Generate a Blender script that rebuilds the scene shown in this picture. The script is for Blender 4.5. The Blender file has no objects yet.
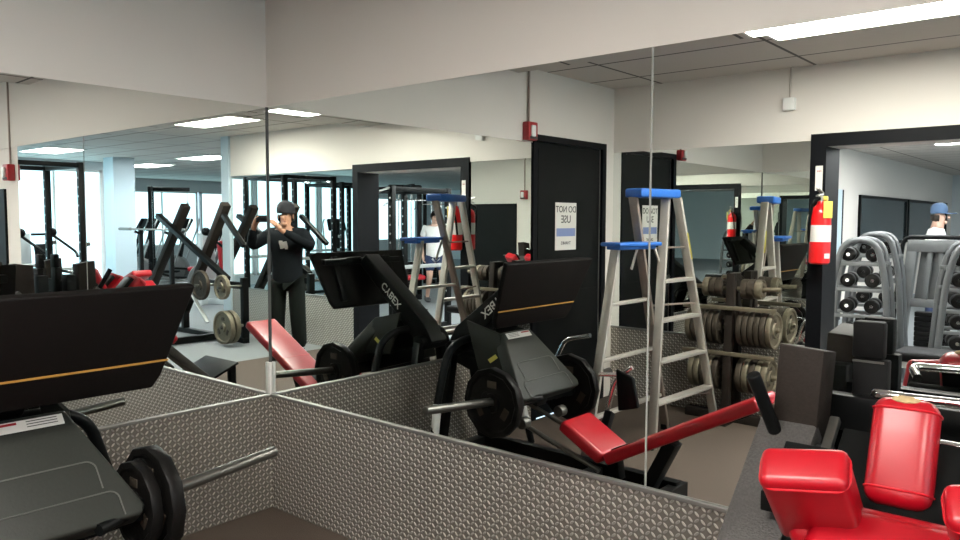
import bpy, bmesh, math, random
from mathutils import Vector, Matrix, Euler
random.seed(7)
PI = math.pi
SC = bpy.context.scene
COL = SC.collection
V = Vector

# ------------------------------------------------------------------ materials
def nt(m):
    m.use_nodes = True
    t = m.node_tree
    return t, t.nodes, t.links

def mat(name, col, rough=.5, metal=0., noise=0., scale=20., bump=0., coat=0., spec=.5):
    m = bpy.data.materials.new(name)
    t, n, l = nt(m)
    b = n['Principled BSDF']
    b.inputs['Base Color'].default_value = (*col, 1)
    b.inputs['Roughness'].default_value = rough
    b.inputs['Metallic'].default_value = metal
    b.inputs['Specular IOR Level'].default_value = spec
    b.inputs['Coat Weight'].default_value = coat
    if noise or bump:
        g = n.new('ShaderNodeNewGeometry')
        z = n.new('ShaderNodeTexNoise'); z.inputs['Scale'].default_value = scale
        z.inputs['Detail'].default_value = 4
        l.new(g.outputs['Position'], z.inputs['Vector'])
        if noise:
            mx = n.new('ShaderNodeMix'); mx.data_type = 'RGBA'
            mx.inputs['A'].default_value = (*[c*(1-noise) for c in col], 1)
            mx.inputs['B'].default_value = (*[min(1, c*(1+noise)) for c in col], 1)
            l.new(z.outputs['Fac'], mx.inputs['Factor'])
            l.new(mx.outputs['Result'], b.inputs['Base Color'])
        if bump:
            bp = n.new('ShaderNodeBump'); bp.inputs['Strength'].default_value = bump
            bp.inputs['Distance'].default_value = .004
            l.new(z.outputs['Fac'], bp.inputs['Height']); l.new(bp.outputs['Normal'], b.inputs['Normal'])
    return m

def emit(name, col, s):
    m = bpy.data.materials.new(name)
    t, n, l = nt(m)
    b = n['Principled BSDF']
    b.inputs['Base Color'].default_value = (*col, 1)
    b.inputs['Emission Color'].default_value = (*col, 1)
    b.inputs['Emission Strength'].default_value = s
    return m

def mathn(n, l, op, a, b=None, c=None):
    x = n.new('ShaderNodeMath'); x.operation = op
    for i, v in enumerate((a, b, c)):
        if v is None: continue
        if isinstance(v, (int, float)): x.inputs[i].default_value = v
        else: l.new(v, x.inputs[i])
    return x.outputs[0]

def tread_plate(name, axis, pitch=.0225):
    """aluminium tread plate: raised lozenges in alternating directions"""
    m = bpy.data.materials.new(name)
    t, n, l = nt(m)
    b = n['Principled BSDF']
    g = n.new('ShaderNodeNewGeometry'); s = n.new('ShaderNodeSeparateXYZ')
    l.new(g.outputs['Position'], s.inputs[0])
    M = lambda op, a, b_=None, c=None: mathn(n, l, op, a, b_, c)
    u = M('DIVIDE', s.outputs['X' if axis == 'x' else 'Y'], pitch)
    v = M('DIVIDE', s.outputs['Z'], pitch)
    iu, iv = M('FLOOR', u), M('FLOOR', v)
    fu, fv = M('SUBTRACT', M('SUBTRACT', u, iu), .5), M('SUBTRACT', M('SUBTRACT', v, iv), .5)
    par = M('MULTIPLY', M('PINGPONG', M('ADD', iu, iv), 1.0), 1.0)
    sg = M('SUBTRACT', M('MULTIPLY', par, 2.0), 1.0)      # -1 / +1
    k = .7071
    a = M('MULTIPLY', M('ADD', fu, M('MULTIPLY', fv, sg)), k)
    c = M('MULTIPLY', M('SUBTRACT', fv, M('MULTIPLY', fu, sg)), k)
    d = M('ADD', M('POWER', M('DIVIDE', M('ABSOLUTE', a), .56), 2.0), M('POWER', M('DIVIDE', M('ABSOLUTE', c), .25), 2.0))
    h = M('MAXIMUM', M('SUBTRACT', 1.0, d), 0.0)
    h2 = M('MINIMUM', M('MULTIPLY', h, 1.6), 1.0)
    bp = n.new('ShaderNodeBump'); bp.inputs['Strength'].default_value = 1.0; bp.inputs['Distance'].default_value = .006
    l.new(h2, bp.inputs['Height']); l.new(bp.outputs['Normal'], b.inputs['Normal'])
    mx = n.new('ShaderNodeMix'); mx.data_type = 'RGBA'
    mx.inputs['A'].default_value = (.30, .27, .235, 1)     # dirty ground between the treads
    mx.inputs['B'].default_value = (.95, .90, .82, 1)       # worn bright tread; one slant brighter as painted light
    worn = par if axis == 'y' else M('SUBTRACT', 1.0, par)      # light put into the colour: treads of one slant painted brighter, not wear
    l.new(M('MULTIPLY', h2, M('ADD', .4, M('MULTIPLY', worn, .6))), mx.inputs['Factor']); l.new(mx.outputs['Result'], b.inputs['Base Color'])  # worn: painted light on treads of one slant, not wear
    b.inputs['Metallic'].default_value = .65
    b.inputs['Roughness'].default_value = .33
    return m

def grid_mat(name, col, line, pu, pv, ou, ov, w=.012, rough=.8):
    m = bpy.data.materials.new(name)
    t, n, l = nt(m)
    b = n['Principled BSDF']
    g = n.new('ShaderNodeNewGeometry'); s = n.new('ShaderNodeSeparateXYZ')
    l.new(g.outputs['Position'], s.inputs[0])
    M = lambda op, a, b_=None, c=None: mathn(n, l, op, a, b_, c)
    def ln(o, p, off):
        q = M('DIVIDE', M('SUBTRACT', o, off), p)
        f = M('ABSOLUTE', M('SUBTRACT', q, M('ROUND', q)))
        return M('LESS_THAN', M('MULTIPLY', f, p), w)
    h = M('MAXIMUM', ln(s.outputs['X'], pu, ou), ln(s.outputs['Y'], pv, ov))
    z = n.new('ShaderNodeTexNoise'); z.inputs['Scale'].default_value = 60
    l.new(g.outputs['Position'], z.inputs['Vector'])
    m0 = n.new('ShaderNodeMix'); m0.data_type = 'RGBA'
    m0.inputs['A'].default_value = (*[c*.93 for c in col], 1); m0.inputs['B'].default_value = (*[c*1.05 for c in col], 1)
    l.new(z.outputs['Fac'], m0.inputs['Factor'])
    mx = n.new('ShaderNodeMix'); mx.data_type = 'RGBA'
    l.new(m0.outputs['Result'], mx.inputs['A']); mx.inputs['B'].default_value = (*line, 1)
    l.new(h, mx.inputs['Factor']); l.new(mx.outputs['Result'], b.inputs['Base Color'])
    b.inputs['Roughness'].default_value = rough
    return m

M = {}
M['paint'] = mat('paint', (.72, .675, .625), .85, noise=.02, scale=3, bump=.06)
M['hall_paint'] = mat('hall_paint', (.62, .66, .68), .8, noise=.02, scale=3)
M['ceiling'] = grid_mat('ceiling_tile', (.58, .54, .495), (.10, .095, .09), 1.22, .61, 1.67, -2.53)
M['carpet'] = mat('carpet', (.082, .060, .045), .95, noise=.35, scale=160, bump=.5)
M['rubber_floor'] = mat('rubber_floor', (.20, .215, .225), .6, noise=.3, scale=120, bump=.2)
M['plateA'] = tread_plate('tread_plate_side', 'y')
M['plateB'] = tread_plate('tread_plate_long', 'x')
M['alu'] = mat('aluminium', (.5, .48, .45), .35, .9, noise=.08, scale=40)
M['alu_matt'] = mat('matt_aluminium', (.50, .465, .42), .45, .6, noise=.08, scale=30)
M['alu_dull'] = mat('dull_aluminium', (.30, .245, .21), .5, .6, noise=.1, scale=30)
M['black'] = mat('black_powder_coat', (.0045, .005, .005), .42, 0, noise=.2, scale=80, spec=.13)
M['black_matt'] = mat('matt_black', (.004, .0038, .0038), .6, 0, noise=.15, scale=50, bump=.1, spec=.13)
M['blackfoot'] = mat('platform_black', (.0048, .0038, .0034), .6, 0, noise=.3, scale=60, bump=.15, spec=.13)
M['door'] = mat('door_black', (.0052, .006, .006), .55, 0, noise=.1, scale=12, spec=.13)
M['frame_black'] = mat('door_casing_black', (.004, .0045, .006), .5, spec=.13)
M['iron'] = mat('cast_iron', (.008, .0075, .007), .42, .1, noise=.3, scale=60, bump=.3, spec=.13)
M['iron_worn'] = mat('worn_grey_iron', (.17, .145, .10), .5, .4, noise=.35, scale=40, bump=.3)
M['iron_brown'] = mat('brown_black_iron', (.06, .048, .036), .55, .3, noise=.3, scale=40, bump=.3, spec=.25)
M['steel'] = mat('brushed_steel', (.17, .165, .15), .38, .9, noise=.1, scale=50)
M['chrome'] = mat('chrome', (.85, .85, .84), .12, 1.)
M['shroud'] = mat('grey_shroud', (.024, .026, .022), .5, 0, noise=.12, scale=90, bump=.2, spec=.25)
M['shroud_seam'] = mat('shroud_seam', (.075, .075, .068), .55)
M['rail'] = mat('hammered_grey', (.075, .07, .067), .45, .2, noise=.6, scale=170, bump=.5)
M['brownblack'] = mat('brown_black_steel', (.022, .017, .014), .55, 0, noise=.3, scale=150, bump=.2, spec=.13)
M['red'] = mat('red_vinyl', (.37, .0015, .009), .36, 0, noise=.1, scale=10, coat=.06, bump=.12)
M['redseam'] = mat('red_piping', (.50, .003, .012), .4)
M['foam'] = mat('exposed_foam', (.45, .33, .17), .9, noise=.3, scale=80, bump=.6)
M['white'] = mat('white_enamel', (.78, .78, .76), .45)
M['white_machine'] = mat('white_machine_steel', (.62, .68, .70), .4)
M['label'] = mat('label_white', (.72, .70, .66), .6)
M['ink'] = mat('ink', (.06, .06, .06), .6)
M['blue_ink'] = mat('blue_ink', (.20, .26, .5), .6)
M['orange'] = mat('orange_stripe', (.42, .22, .045), .6)
M['yellow'] = mat('yellow_label', (.72, .62, .12), .5)
M['blue'] = mat('blue_plastic', (.02, .13, .48), .4, noise=.05)
M['redpaint'] = mat('extinguisher_red', (.74, .008, .01), .28, coat=.5)
M['alarm'] = mat('alarm_red', (.36, .015, .02), .4)
M['grey_machine'] = mat('grey_machine_steel', (.15, .155, .155), .4, .4, noise=.1, spec=.25)
M['arch'] = mat('dark_silver_tube', (.085, .088, .09), .35, .3)
M['silver_tube'] = mat('silver_tube', (.50, .52, .52), .3, .7)
M['column'] = mat('column_paint', (.52, .63, .70), .7)
M['glassdark'] = mat('dark_glass', (.02, .035, .04), .15)
M['skin'] = mat('skin', (.50, .26, .16), .5)
M['skin2'] = mat('pale_skin', (.60, .38, .29), .5)
M['hoodie'] = mat('dark_hoodie', (.008, .010, .012), .9, noise=.2, scale=60, bump=.3, spec=.13)
M['trouser'] = mat('dark_trousers', (.010, .013, .011), .9, noise=.2, scale=60, bump=.3, spec=.13)
M['cap'] = mat('dark_knit', (.02, .02, .024), .9)
M['bluecap'] = mat('blue_cap', (.10, .17, .30), .8)
M['shirt'] = mat('white_shirt', (.82, .82, .80), .85, bump=.2)
M['navy'] = mat('navy_shorts', (.02, .035, .09), .85)
M['hair'] = mat('dark_hair', (.02, .014, .010), .8)
M['shoe'] = mat('shoe', (.04, .04, .042), .6)
M['phone'] = mat('phone_black', (.008, .008, .009), .2)
M['eye'] = mat('eye', (.03, .02, .015), .3)
M['lip'] = mat('lip', (.36, .13, .10), .5)
M['lamp'] = emit('lamp_diffuser', (1, .955, .885), 14.5)
M['hall_lamp'] = emit('hall_lamp_diffuser', (.97, .98, 1), 14.0)
M['daylight'] = emit('daylit_frosted_pane', (.56, .87, 1.0), .85)
M['trimgrey'] = mat('mirror_channel', (.34, .33, .31), .35, .8)
M['seam'] = mat('mirror_joint', (.30, .30, .28), .5)
M['orange_ball'] = mat('orange_leather', (.42, .10, .02), .6)

mm = bpy.data.materials.new('mirror_glass')
t_, n_, l_ = nt(mm)
n_['Principled BSDF'].inputs['Base Color'].default_value = (.865, .90, .875, 1)
n_['Principled BSDF'].inputs['Metallic'].default_value = 1
n_['Principled BSDF'].inputs['Roughness'].default_value = 0.0
M['mirror'] = mm

# ------------------------------------------------------------------ mesh helpers
def fillet(pts, rad, n=5):
    pts = [V(p) for p in pts]
    out = [pts[0]]
    for i in range(1, len(pts)-1):
        a, b, c = pts[i-1], pts[i], pts[i+1]
        r = min(rad, (a-b).length*.49, (c-b).length*.49)
        p0, p2 = b+(a-b).normalized()*r, b+(c-b).normalized()*r
        for k in range(n+1):
            s = k/n
            out.append((1-s)**2*p0+2*s*(1-s)*b+s*s*p2)
    out.append(pts[-1])
    return out

class MB:
    def __init__(s): s.bm = bmesh.new(); s.mi = 0
    def _join(s, b2, mtx=None):
        if mtx is not None: b2.transform(mtx)
        for f in b2.faces: f.material_index = s.mi
        me = bpy.data.meshes.new('tmp'); b2.to_mesh(me); b2.free()
        s.bm.from_mesh(me); bpy.data.meshes.remove(me)
        return s
    def box(s, c, size, rot=(0, 0, 0), bev=0., seg=2, mtx=None):
        b = bmesh.new(); bmesh.ops.create_cube(b, size=1)
        bmesh.ops.scale(b, vec=size, verts=b.verts)
        if bev: bmesh.ops.bevel(b, geom=b.edges[:], offset=min(bev, min(size)*.49), segments=seg, profile=.5, affect='EDGES')
        R = mtx if mtx is not None else Euler(rot).to_matrix().to_4x4()
        return s._join(b, Matrix.Translation(V(c)) @ R)
    def span(s, a, b, bev=0.):
        a, b = V(a), V(b)
        return s.box((a+b)/2, [abs(x) for x in (b-a)], bev=bev)
    def beam(s, p, q, w, h, up=(0, 0, 1), bev=.004):
        p, q = V(p), V(q); d = (q-p); L = d.length; d.normalize()
        up = V(up)
        x = up.cross(d)
        if x.length < 1e-3: x = V((1, 0, 0)).cross(d)
        x.normalize(); y = d.cross(x)
        R = Matrix((x, y, d)).transposed().to_4x4()      # local x = w, y = h, z = length
        return s.box((p+q)/2, (w, h, L), bev=bev, mtx=R)
    def cyl(s, p, q, r, seg=20, r2=None, bev=0.):
        p, q = V(p), V(q); d = q-p; L = d.length
        b = bmesh.new()
        bmesh.ops.create_cone(b, cap_ends=True, segments=seg, radius1=r, radius2=r if r2 is None else r2, depth=L)
        if bev:
            es = [e for e in b.edges if abs(e.verts[0].co.z-e.verts[1].co.z) < 1e-6]
            bmesh.ops.bevel(b, geom=es, offset=bev, segments=3, profile=.5, affect='EDGES')
        R = d.to_track_quat('Z', 'Y').to_matrix().to_4x4()
        return s._join(b, Matrix.Translation((p+q)/2) @ R)
    def tube(s, pts, r, seg=12, rad=0., closed=False):
        pts = fillet(pts, rad) if rad else [V(p) for p in pts]
        bm = s.bm; rings = []
        N = len(pts); prevx = None
        for i, p in enumerate(pts):
            a = pts[i-1] if i else (pts[-1] if closed else p)
            c = pts[i+1] if i < N-1 else (pts[0] if closed else p)
            t = (c-a).normalized()
            if prevx is None:
                x = t.cross(V((0, 0, 1)))
                if x.length < 1e-3: x = t.cross(V((1, 0, 0)))
            else: x = prevx - t*prevx.dot(t)
            x.normalize(); prevx = x; y = t.cross(x)
            rings.append([bm.verts.new(p+x*(r*math.cos(2*PI*k/seg))+y*(r*math.sin(2*PI*k/seg))) for k in range(seg)])
        for i in range(N-1 if not closed else N):
            A, B = rings[i], rings[(i+1) % N]
            for k in range(seg): bm.faces.new((A[k], A[(k+1) % seg], B[(k+1) % seg], B[k]))
        if not closed:
            bm.faces.new(rings[0][::-1]); bm.faces.new(rings[-1])
        return s
    def lathe(s, c, axis, prof, seg=32):
        """prof: (radius, height) closed ring turned about axis"""
        c = V(c); R = V(axis).to_track_quat('Z', 'Y').to_matrix()
        rings = []
        for (r, h) in prof:
            if r < 1e-5: rings.append([s.bm.verts.new(c+R @ V((0, 0, h)))])
            else: rings.append([s.bm.verts.new(c+R @ V((r*math.cos(2*PI*k/seg), r*math.sin(2*PI*k/seg), h))) for k in range(seg)])
        for A, B in zip(rings[:-1], rings[1:]):
            for k in range(seg):
                a = [A[k], A[(k+1) % seg]] if len(A) > 1 else [A[0]]
                b = [B[(k+1) % seg], B[k]] if len(B) > 1 else [B[0]]
                if len(a)+len(b) > 2: s.bm.faces.new(a+b)
        return s
    def prism(s, poly, off, bev=0.):
        """polygon (3D points, planar) extruded by vector off"""
        b = bmesh.new()
        A = [b.verts.new(V(p)) for p in poly]; B = [b.verts.new(V(p)+V(off)) for p in poly]
        b.faces.new(A[::-1]); b.faces.new(B); n = len(A)
        for k in range(n): b.faces.new((A[k], A[(k+1) % n], B[(k+1) % n], B[k]))
        bmesh.ops.recalc_face_normals(b, faces=b.faces)
        if bev: bmesh.ops.bevel(b, geom=b.edges[:], offset=bev, segments=3, profile=.5, affect='EDGES')
        return s._join(b)
    def ball(s, c, r, sc=(1, 1, 1), seg=20):
        b = bmesh.new(); bmesh.ops.create_uvsphere(b, u_segments=seg, v_segments=seg//2, radius=r)
        bmesh.ops.scale(b, vec=sc, verts=b.verts)
        return s._join(b, Matrix.Translation(V(c)))
    def text(s, body, c, size, ex, ey, depth=.0008):
        """flat lettering centred on c; ex, ey = directions of writing and of letter tops"""
        cu = bpy.data.curves.new('t', 'FONT'); cu.body = body; cu.size = size; cu.align_x = 'CENTER'; cu.align_y = 'CENTER'
        cu.extrude = depth/2; cu.offset = size*.012
        o = bpy.data.objects.new('t', cu); COL.objects.link(o)
        bpy.context.view_layer.update()
        me = bpy.data.meshes.new_from_object(o.evaluated_get(bpy.context.evaluated_depsgraph_get()))
        ex, ey = V(ex).normalized(), V(ey).normalized(); ez = ex.cross(ey)
        me.transform(Matrix.Translation(V(c)) @ Matrix((ex, ey, ez)).transposed().to_4x4())
        s.bm.from_mesh(me); bpy.data.meshes.remove(me)
        bpy.data.objects.remove(o); bpy.data.curves.remove(cu)
        return s
    def clusters(s, gap=.004):
        bm = s.bm; bm.verts.ensure_lookup_table(); seen = set(); isl = []
        for v0 in bm.verts:
            if v0 in seen: continue
            st = [v0]; seen.add(v0); cur = []
            while st:
                v = st.pop(); cur.append(v)
                for e in v.link_edges:
                    w = e.other_vert(v)
                    if w not in seen: seen.add(w); st.append(w)
            lo = [min(v.co[i] for v in cur)-gap for i in range(3)]; hi = [max(v.co[i] for v in cur)+gap for i in range(3)]
            isl.append([lo, hi, cur])
        n = len(isl); par = list(range(n))
        def fd(a):
            while par[a] != a: a = par[a]
            return a
        for i in range(n):
            for j in range(i):
                if all(isl[i][0][k] < isl[j][1][k] and isl[j][0][k] < isl[i][1][k] for k in range(3)): par[fd(i)] = fd(j)
        out = {}
        for i in range(n): out.setdefault(fd(i), []).extend(isl[i][2])
        return list(out.values())
    def split(s):
        cl = s.clusters()
        if len(cl) < 2: return [s]
        res = []
        for c in cl:
            cs = set(v.index for v in c); m2 = MB(); m2.bm = s.bm.copy(); m2.bm.verts.ensure_lookup_table()
            bmesh.ops.delete(m2.bm, geom=[v for v in m2.bm.verts if v.index not in cs], context='VERTS')
            res.append(m2)
        s.bm.free()
        return res
    def put(s, name, m, parent=None, base=(0, 0, 0), smooth=True):
        bmesh.ops.recalc_face_normals(s.bm, faces=s.bm.faces)
        s.bm.transform(Matrix.Translation(-V(base)))
        me = bpy.data.meshes.new(name); s.bm.to_mesh(me); s.bm.free()
        for m_ in (m if isinstance(m, tuple) else (m,)): me.materials.append(M[m_])
        if smooth:
            me.shade_smooth()
            me.set_sharp_from_angle(angle=math.radians(38))
        o = bpy.data.objects.new(name, me); COL.objects.link(o)
        if parent is not None: o.parent = parent
        else: o.location = base
        return o

class Thing:
    """root empty at the base; parts are given in world coordinates (or local when base is moved later)"""
    def __init__(s, name, label, cat, base=(0, 0, 0), group=None, local=False, rotz=0):
        s.base = V((0, 0, 0)) if local else V(base)
        o = bpy.data.objects.new(name, None); o.empty_display_size = .1
        COL.objects.link(o); o.location = base; o.rotation_euler = (0, 0, rotz)
        o['label'] = label; o['category'] = cat
        if group: o['group'] = group
        s.o = o
    def part(s, mb, name, m, parent=None, label=None):
        if name not in ('lettering', 'small_print', 'chest_print'):
            mb.bm.verts.index_update()
            pieces = mb.split()
            for q in pieces[1:]:
                p2 = q.put(name, m, parent or s.o, s.base)
                if label: p2['label'] = label
            mb = pieces[0]
        p = mb.put(name, m, parent or s.o, s.base)
        if label: p['label'] = label
        return p

def tag(o, label, cat, group=None):
    o['label'] = label; o['category'] = cat
    if group: o['group'] = group
    return o

def struct(mb, name, m, base=(0, 0, 0), parent=None):
    o = mb.put(name, m, parent, base, smooth=False)
    if parent is None: o['kind'] = 'structure'
    return o

def dup(o, loc=None, rotz=None, label=None, parent=None):
    c = o.copy(); COL.objects.link(c)
    if parent is not None: c.parent = parent
    if loc is not None: c.location = loc
    if rotz is not None: c.rotation_euler = (0, 0, rotz)
    if label: c['label'] = label
    for ch in list(o.children): dup(ch, parent=c)
    return c

# ------------------------------------------------------------------ the room
L = 3.53; ZC = 2.683; ZM = 2.136; ZP = .61
XE = 6.02           # end of the partition
OP0, OP1, OPZ = 1.77, 3.36, 2.09     # opening in the partition
WT = .30           # its thickness

struct(MB().span((0, -L-WT, -.1), (3.9, 0, 0)), 'floor', 'carpet')
struct(MB().span((3.9, -L-WT, -.1), (18, 7, 0)).span((0, -20, -.1), (18, -L-WT, 0)), 'floor.001', 'rubber_floor')
struct(MB().span((-.1, -20, ZC), (18, 7, ZC+.1)), 'ceiling', 'ceiling')
# left wall: mirror side, then the dark door, running on into the room behind
w = MB().span((-.15, -2.397, 0), (-.012, .15, ZC)).span((-.15, -3.337, 2.15), (-.012, -2.397, ZC)).span((-.15, -20, 0), (-.012, -3.337, ZC))
struct(w, 'wall_left', 'paint')
w = MB().span((-.012, .012, 0), (XE+.15, .15, ZC))
struct(w, 'wall_right', 'paint')
w = (MB().span((0, -L-WT, 0), (OP0-.005, -L-.012, ZC)).span((OP0-.005, -L-WT, OPZ), (OP1+.005, -L-.012, ZC))
     .span((OP1+.005, -L-WT, 0), (XE, -L-.012, ZC)))
struct(w, 'wall_partition', 'paint')
# paint above the mirrors stands flush with the glass
struct(MB().span((-.012, -2.34, ZM), (0, 0, ZC)), 'trim_1', 'paint')
struct(MB().span((0, 0, ZM), (XE, .012, ZC)), 'trim_2', 'paint')
struct(MB().span((0, -L-.012, ZM+.045), (XE, -L, ZC)).span((0, -L-.012, ZM), (OP0-.11, -L, ZM+.045)).span((OP1+.09, -L-.012, ZM), (XE, -L, ZM+.045)), 'trim_3', 'paint')
struct(MB().span((-.012, -L, 0), (0, -3.345, ZC)).span((-.012, -3.345, 2.2), (0, -2.34, ZC)), 'trim_4', 'paint')

# tread plate wainscots with their cap strips
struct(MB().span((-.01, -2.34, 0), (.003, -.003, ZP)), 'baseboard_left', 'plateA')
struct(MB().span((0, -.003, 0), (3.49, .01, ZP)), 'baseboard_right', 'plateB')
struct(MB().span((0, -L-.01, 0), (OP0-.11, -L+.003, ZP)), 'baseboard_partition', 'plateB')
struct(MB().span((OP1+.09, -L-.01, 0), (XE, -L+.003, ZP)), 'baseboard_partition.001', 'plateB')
struct(MB().span((0, -2.34, ZP-.004), (.014, -.0, ZP+.012), bev=.003), 'trim_5', 'trimgrey')
struct(MB().span((0, -.014, ZP-.004), (3.49, 0, ZP+.012), bev=.003), 'trim_6', 'trimgrey')
struct(MB().span((0, -L, ZP-.004), (OP0-.11, -L+.014, ZP+.012), bev=.003), 'trim_7', 'trimgrey')
struct(MB().span((OP1+.09, -L, ZP-.004), (XE, -L+.014, ZP+.012), bev=.003), 'trim_8', 'trimgrey')

# mirrors: a flat sheet of glass, with a narrow bevel ground along its top edge
def mirror(label, p0, p1, nrm, bz=.018):
    """p0, p1: ends at floor level on the wall face; nrm: into the room"""
    p0, p1, nrm = V(p0), V(p1), V(nrm)
    z0, z1 = ZP+.008, ZM
    mb = MB(); b = mb.bm
    def q(p, z, d): return V((p.x, p.y, z)) + nrm*d
    tilt = math.tan(math.radians(.75))*bz
    ring = [(z0, 0), (z1-bz, 0), (z1, -tilt), (z1, -.010), (z0, -.010)]
    A = [b.verts.new(q(p0, z, d)) for z, d in ring]; B = [b.verts.new(q(p1, z, d)) for z, d in ring]
    b.faces.new(A); b.faces.new(B[::-1])
    for k in range(5): b.faces.new((A[k], A[(k+1) % 5], B[(k+1) % 5], B[k]))
    base = (p0+p1)/2
    o = mb.put('wall_mirror', 'mirror', None, base, smooth=False)
    return tag(o, label, 'mirror')
XS = 2.226
mirror('large wall mirror on the left wall, ending at the dark door', (0, -2.335, 0), (0, -.0005, 0), (1, 0, 0), .035)
mirror('long wall mirror on the right-hand wall, from the room corner to the vertical joint', (0.0005, 0, 0), (XS-.003, 0, 0), (0, -1, 0))
mirror('wall mirror right of the vertical joint, behind the red padded machine', (XS+.003, 0, 0), (3.47, 0, 0), (0, -1, 0))
mirror('wall mirror behind the stepladder, beside the fire extinguisher', (0.0, -L, 0), (OP0-.115, -L, 0), (0, 1, 0))
mirror('wall mirror on the partition beyond the wide opening, showing bright windows', (OP1+.095, -L, 0), (XE, -L, 0), (0, 1, 0))
struct(MB().span((XS-.003, -.002, ZP), (XS+.003, .008, ZM)), 'trim_9', 'seam')
struct(MB().span((0, -.006, ZP), (.006, 0, ZM)), 'trim_10', 'ink')

# dark door on the left wall
dr = struct(MB().span((-.08, -3.335, 0), (-.02, -2.40, 2.15), bev=.003), 'door_1', 'door')
struct(MB().span((-.02, -3.30, .12), (-.016, -2.44, .98)).span((-.02, -3.30, 1.02), (-.016, -2.44, 2.10)), 'door_panel', 'door', parent=dr)
struct(MB().tube([(-.02, -2.47, 1.0), (.03, -2.47, 1.0), (.03, -2.59, 1.0)], .01, rad=.02), 'door_handle', 'steel', parent=dr)
struct(MB().span((-.02, -2.397, 0), (.012, -2.34, 2.20)).span((-.02, -3.345, 2.15), (.012, -2.397, 2.20)).span((-.02, -3.395, 0), (.012, -3.337, 2.20)), 'trim_11', 'frame_black')
# casing of the wide opening
c = MB()
c.span((OP0-.11, -L-WT-.01, 0), (OP0, -L+.02, OPZ)).span((OP1, -L-WT-.01, 0), (OP1+.09, -L+.02, OPZ)).span((OP0-.11, -L-WT-.01, OPZ), (OP1+.09, -L+.02, ZM+.045))
struct(c, 'trim_12', 'frame_black')

# door sign
t = Thing('door_sign', 'tall white paper sign with a blue band taped to the dark door', 'sign', (-.019, -2.82, 1.31))
t.part(MB().span((-.0158, -2.97, 1.31), (-.013, -2.67, 1.69)), 'paper', 'label')
t.part(MB().span((-.0129, -2.955, 1.42), (-.0125, -2.685, 1.485)), 'blue_band', 'blue_ink')
tx = MB().text('DO NOT', (-.0125, -2.82, 1.635), .072, (0, 1, 0), (0, 0, 1)).text('USE', (-.0125, -2.82, 1.555), .085, (0, 1, 0), (0, 0, 1)).text('THANKS', (-.0125, -2.82, 1.365), .036, (0, 1, 0), (0, 0, 1))
t.part(tx, 'lettering', 'ink')

# fire alarms with conduit
def alarm(loc, n, label):
    loc, n = V(loc), V(n); s = V((-n.y, n.x, 0))
    R = Matrix((s, n, V((0, 0, 1)))).transposed().to_4x4()
    t = Thing('fire_alarm', label, 'alarm', loc - V((0, 0, .07)))
    t.part(MB().box(loc+n*.03, (.115, .06, .135), bev=.008, mtx=R), 'housing', 'alarm')
    t.part(MB().box(loc+n*.068+s*.01, (.05, .02, .085), bev=.008, mtx=R), 'strobe_lens', 'white', label='white strobe lens')
    t.part(MB().box(loc+n*.062-V((0, 0, .05)), (.09, .008, .02), bev=.003, mtx=R), 'sounder_grille', 'ink')
    t.part(MB().cyl(loc+n*.016+V((0, 0, .06)), V((loc.x, loc.y, ZC))+n*.016, .009, 10), 'conduit', 'alu_dull')
alarm((0, -2.27, 2.21), (1, 0, 0), 'red fire alarm with conduit above the left wall mirror beside the dark door')
alarm((3.62, .012, 1.93), (0, -1, 0), 'red fire alarm with conduit on the right wall past the last mirror')
# small white box on conduit
t = Thing('junction_box', 'small white junction box hanging from a conduit high on the partition', 'box', (1.5, -L, 2.37))
t.part(MB().box((1.5, -L+.025, 2.415), (.085, .05, .09), bev=.006), 'housing', 'white')
t.part(MB().cyl((1.5, -L+.012, 2.45), (1.5, -L+.012, ZC), .007, 10), 'conduit', 'alu_matt')

# second dark door further along the right wall
dr = struct(MB().span((3.78, -.008, 0), (4.7, .014, 1.80), bev=.003), 'door_2', 'door')
struct(MB().tube([(3.86, -.008, 1.0), (3.86, -.06, 1.0), (3.98, -.06, 1.0)], .01, rad=.02), 'door_handle', 'steel', parent=dr)

# ------------------------------------------------------------------ ceiling lights
def troffer(x0, y0, lx, ly, label, m='lamp'):
    base = (x0+lx/2, y0+ly/2, ZC)
    t = Thing('ceiling_light', label, 'ceiling light', base, 'fluorescent ceiling lights')
    f = MB()
    for a, b in (((x0, y0), (x0+lx, y0+.02)), ((x0, y0+ly-.02), (x0+lx, y0+ly)), ((x0, y0), (x0+.02, y0+ly)), ((x0+lx-.02, y0), (x0+lx, y0+ly))):
        f.span((*a, ZC-.018), (*b, ZC-.0005))
    t.part(f, 'frame', 'white')
    t.part(MB().span((x0+.02, y0+.02, ZC-.014), (x0+lx-.02, y0+ly-.02, ZC-.001)), 'diffuser', m)
troffer(1.74, -2.53, 1.22, .61, 'fluorescent ceiling light over the near bay, cut by the top of the mirror')
troffer(4.07, -2.74, 1.22, .61, 'fluorescent ceiling light beyond the opening, shown whole near the room corner')
troffer(8.99, -5.58, 1.22, .61, 'fluorescent ceiling light just past the near blue-white column', 'hall_lamp')
troffer(11.9, -5.9, 1.22, .61, 'fluorescent ceiling light past the window pier', 'hall_lamp')
troffer(9.6, -3.14, 1.22, .61, 'fluorescent ceiling light in front of the tall windows', 'hall_lamp')
troffer(7.2, -1.3, 1.22, .61, 'fluorescent ceiling light above the power rack', 'hall_lamp')
troffer(.9, -4.9, 1.22, .61, 'unseen added fluorescent ceiling light just behind the partition in the back room', 'hall_lamp')  # this and the next five: out of view, added to brighten the back room
troffer(.9, -6.9, 1.22, .61, 'unseen added fluorescent ceiling light near the long wall of the back room', 'hall_lamp')
troffer(3.1, -5.4, 1.22, .61, 'unseen added fluorescent ceiling light over the leg extension machine in the back room', 'hall_lamp')
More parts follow.
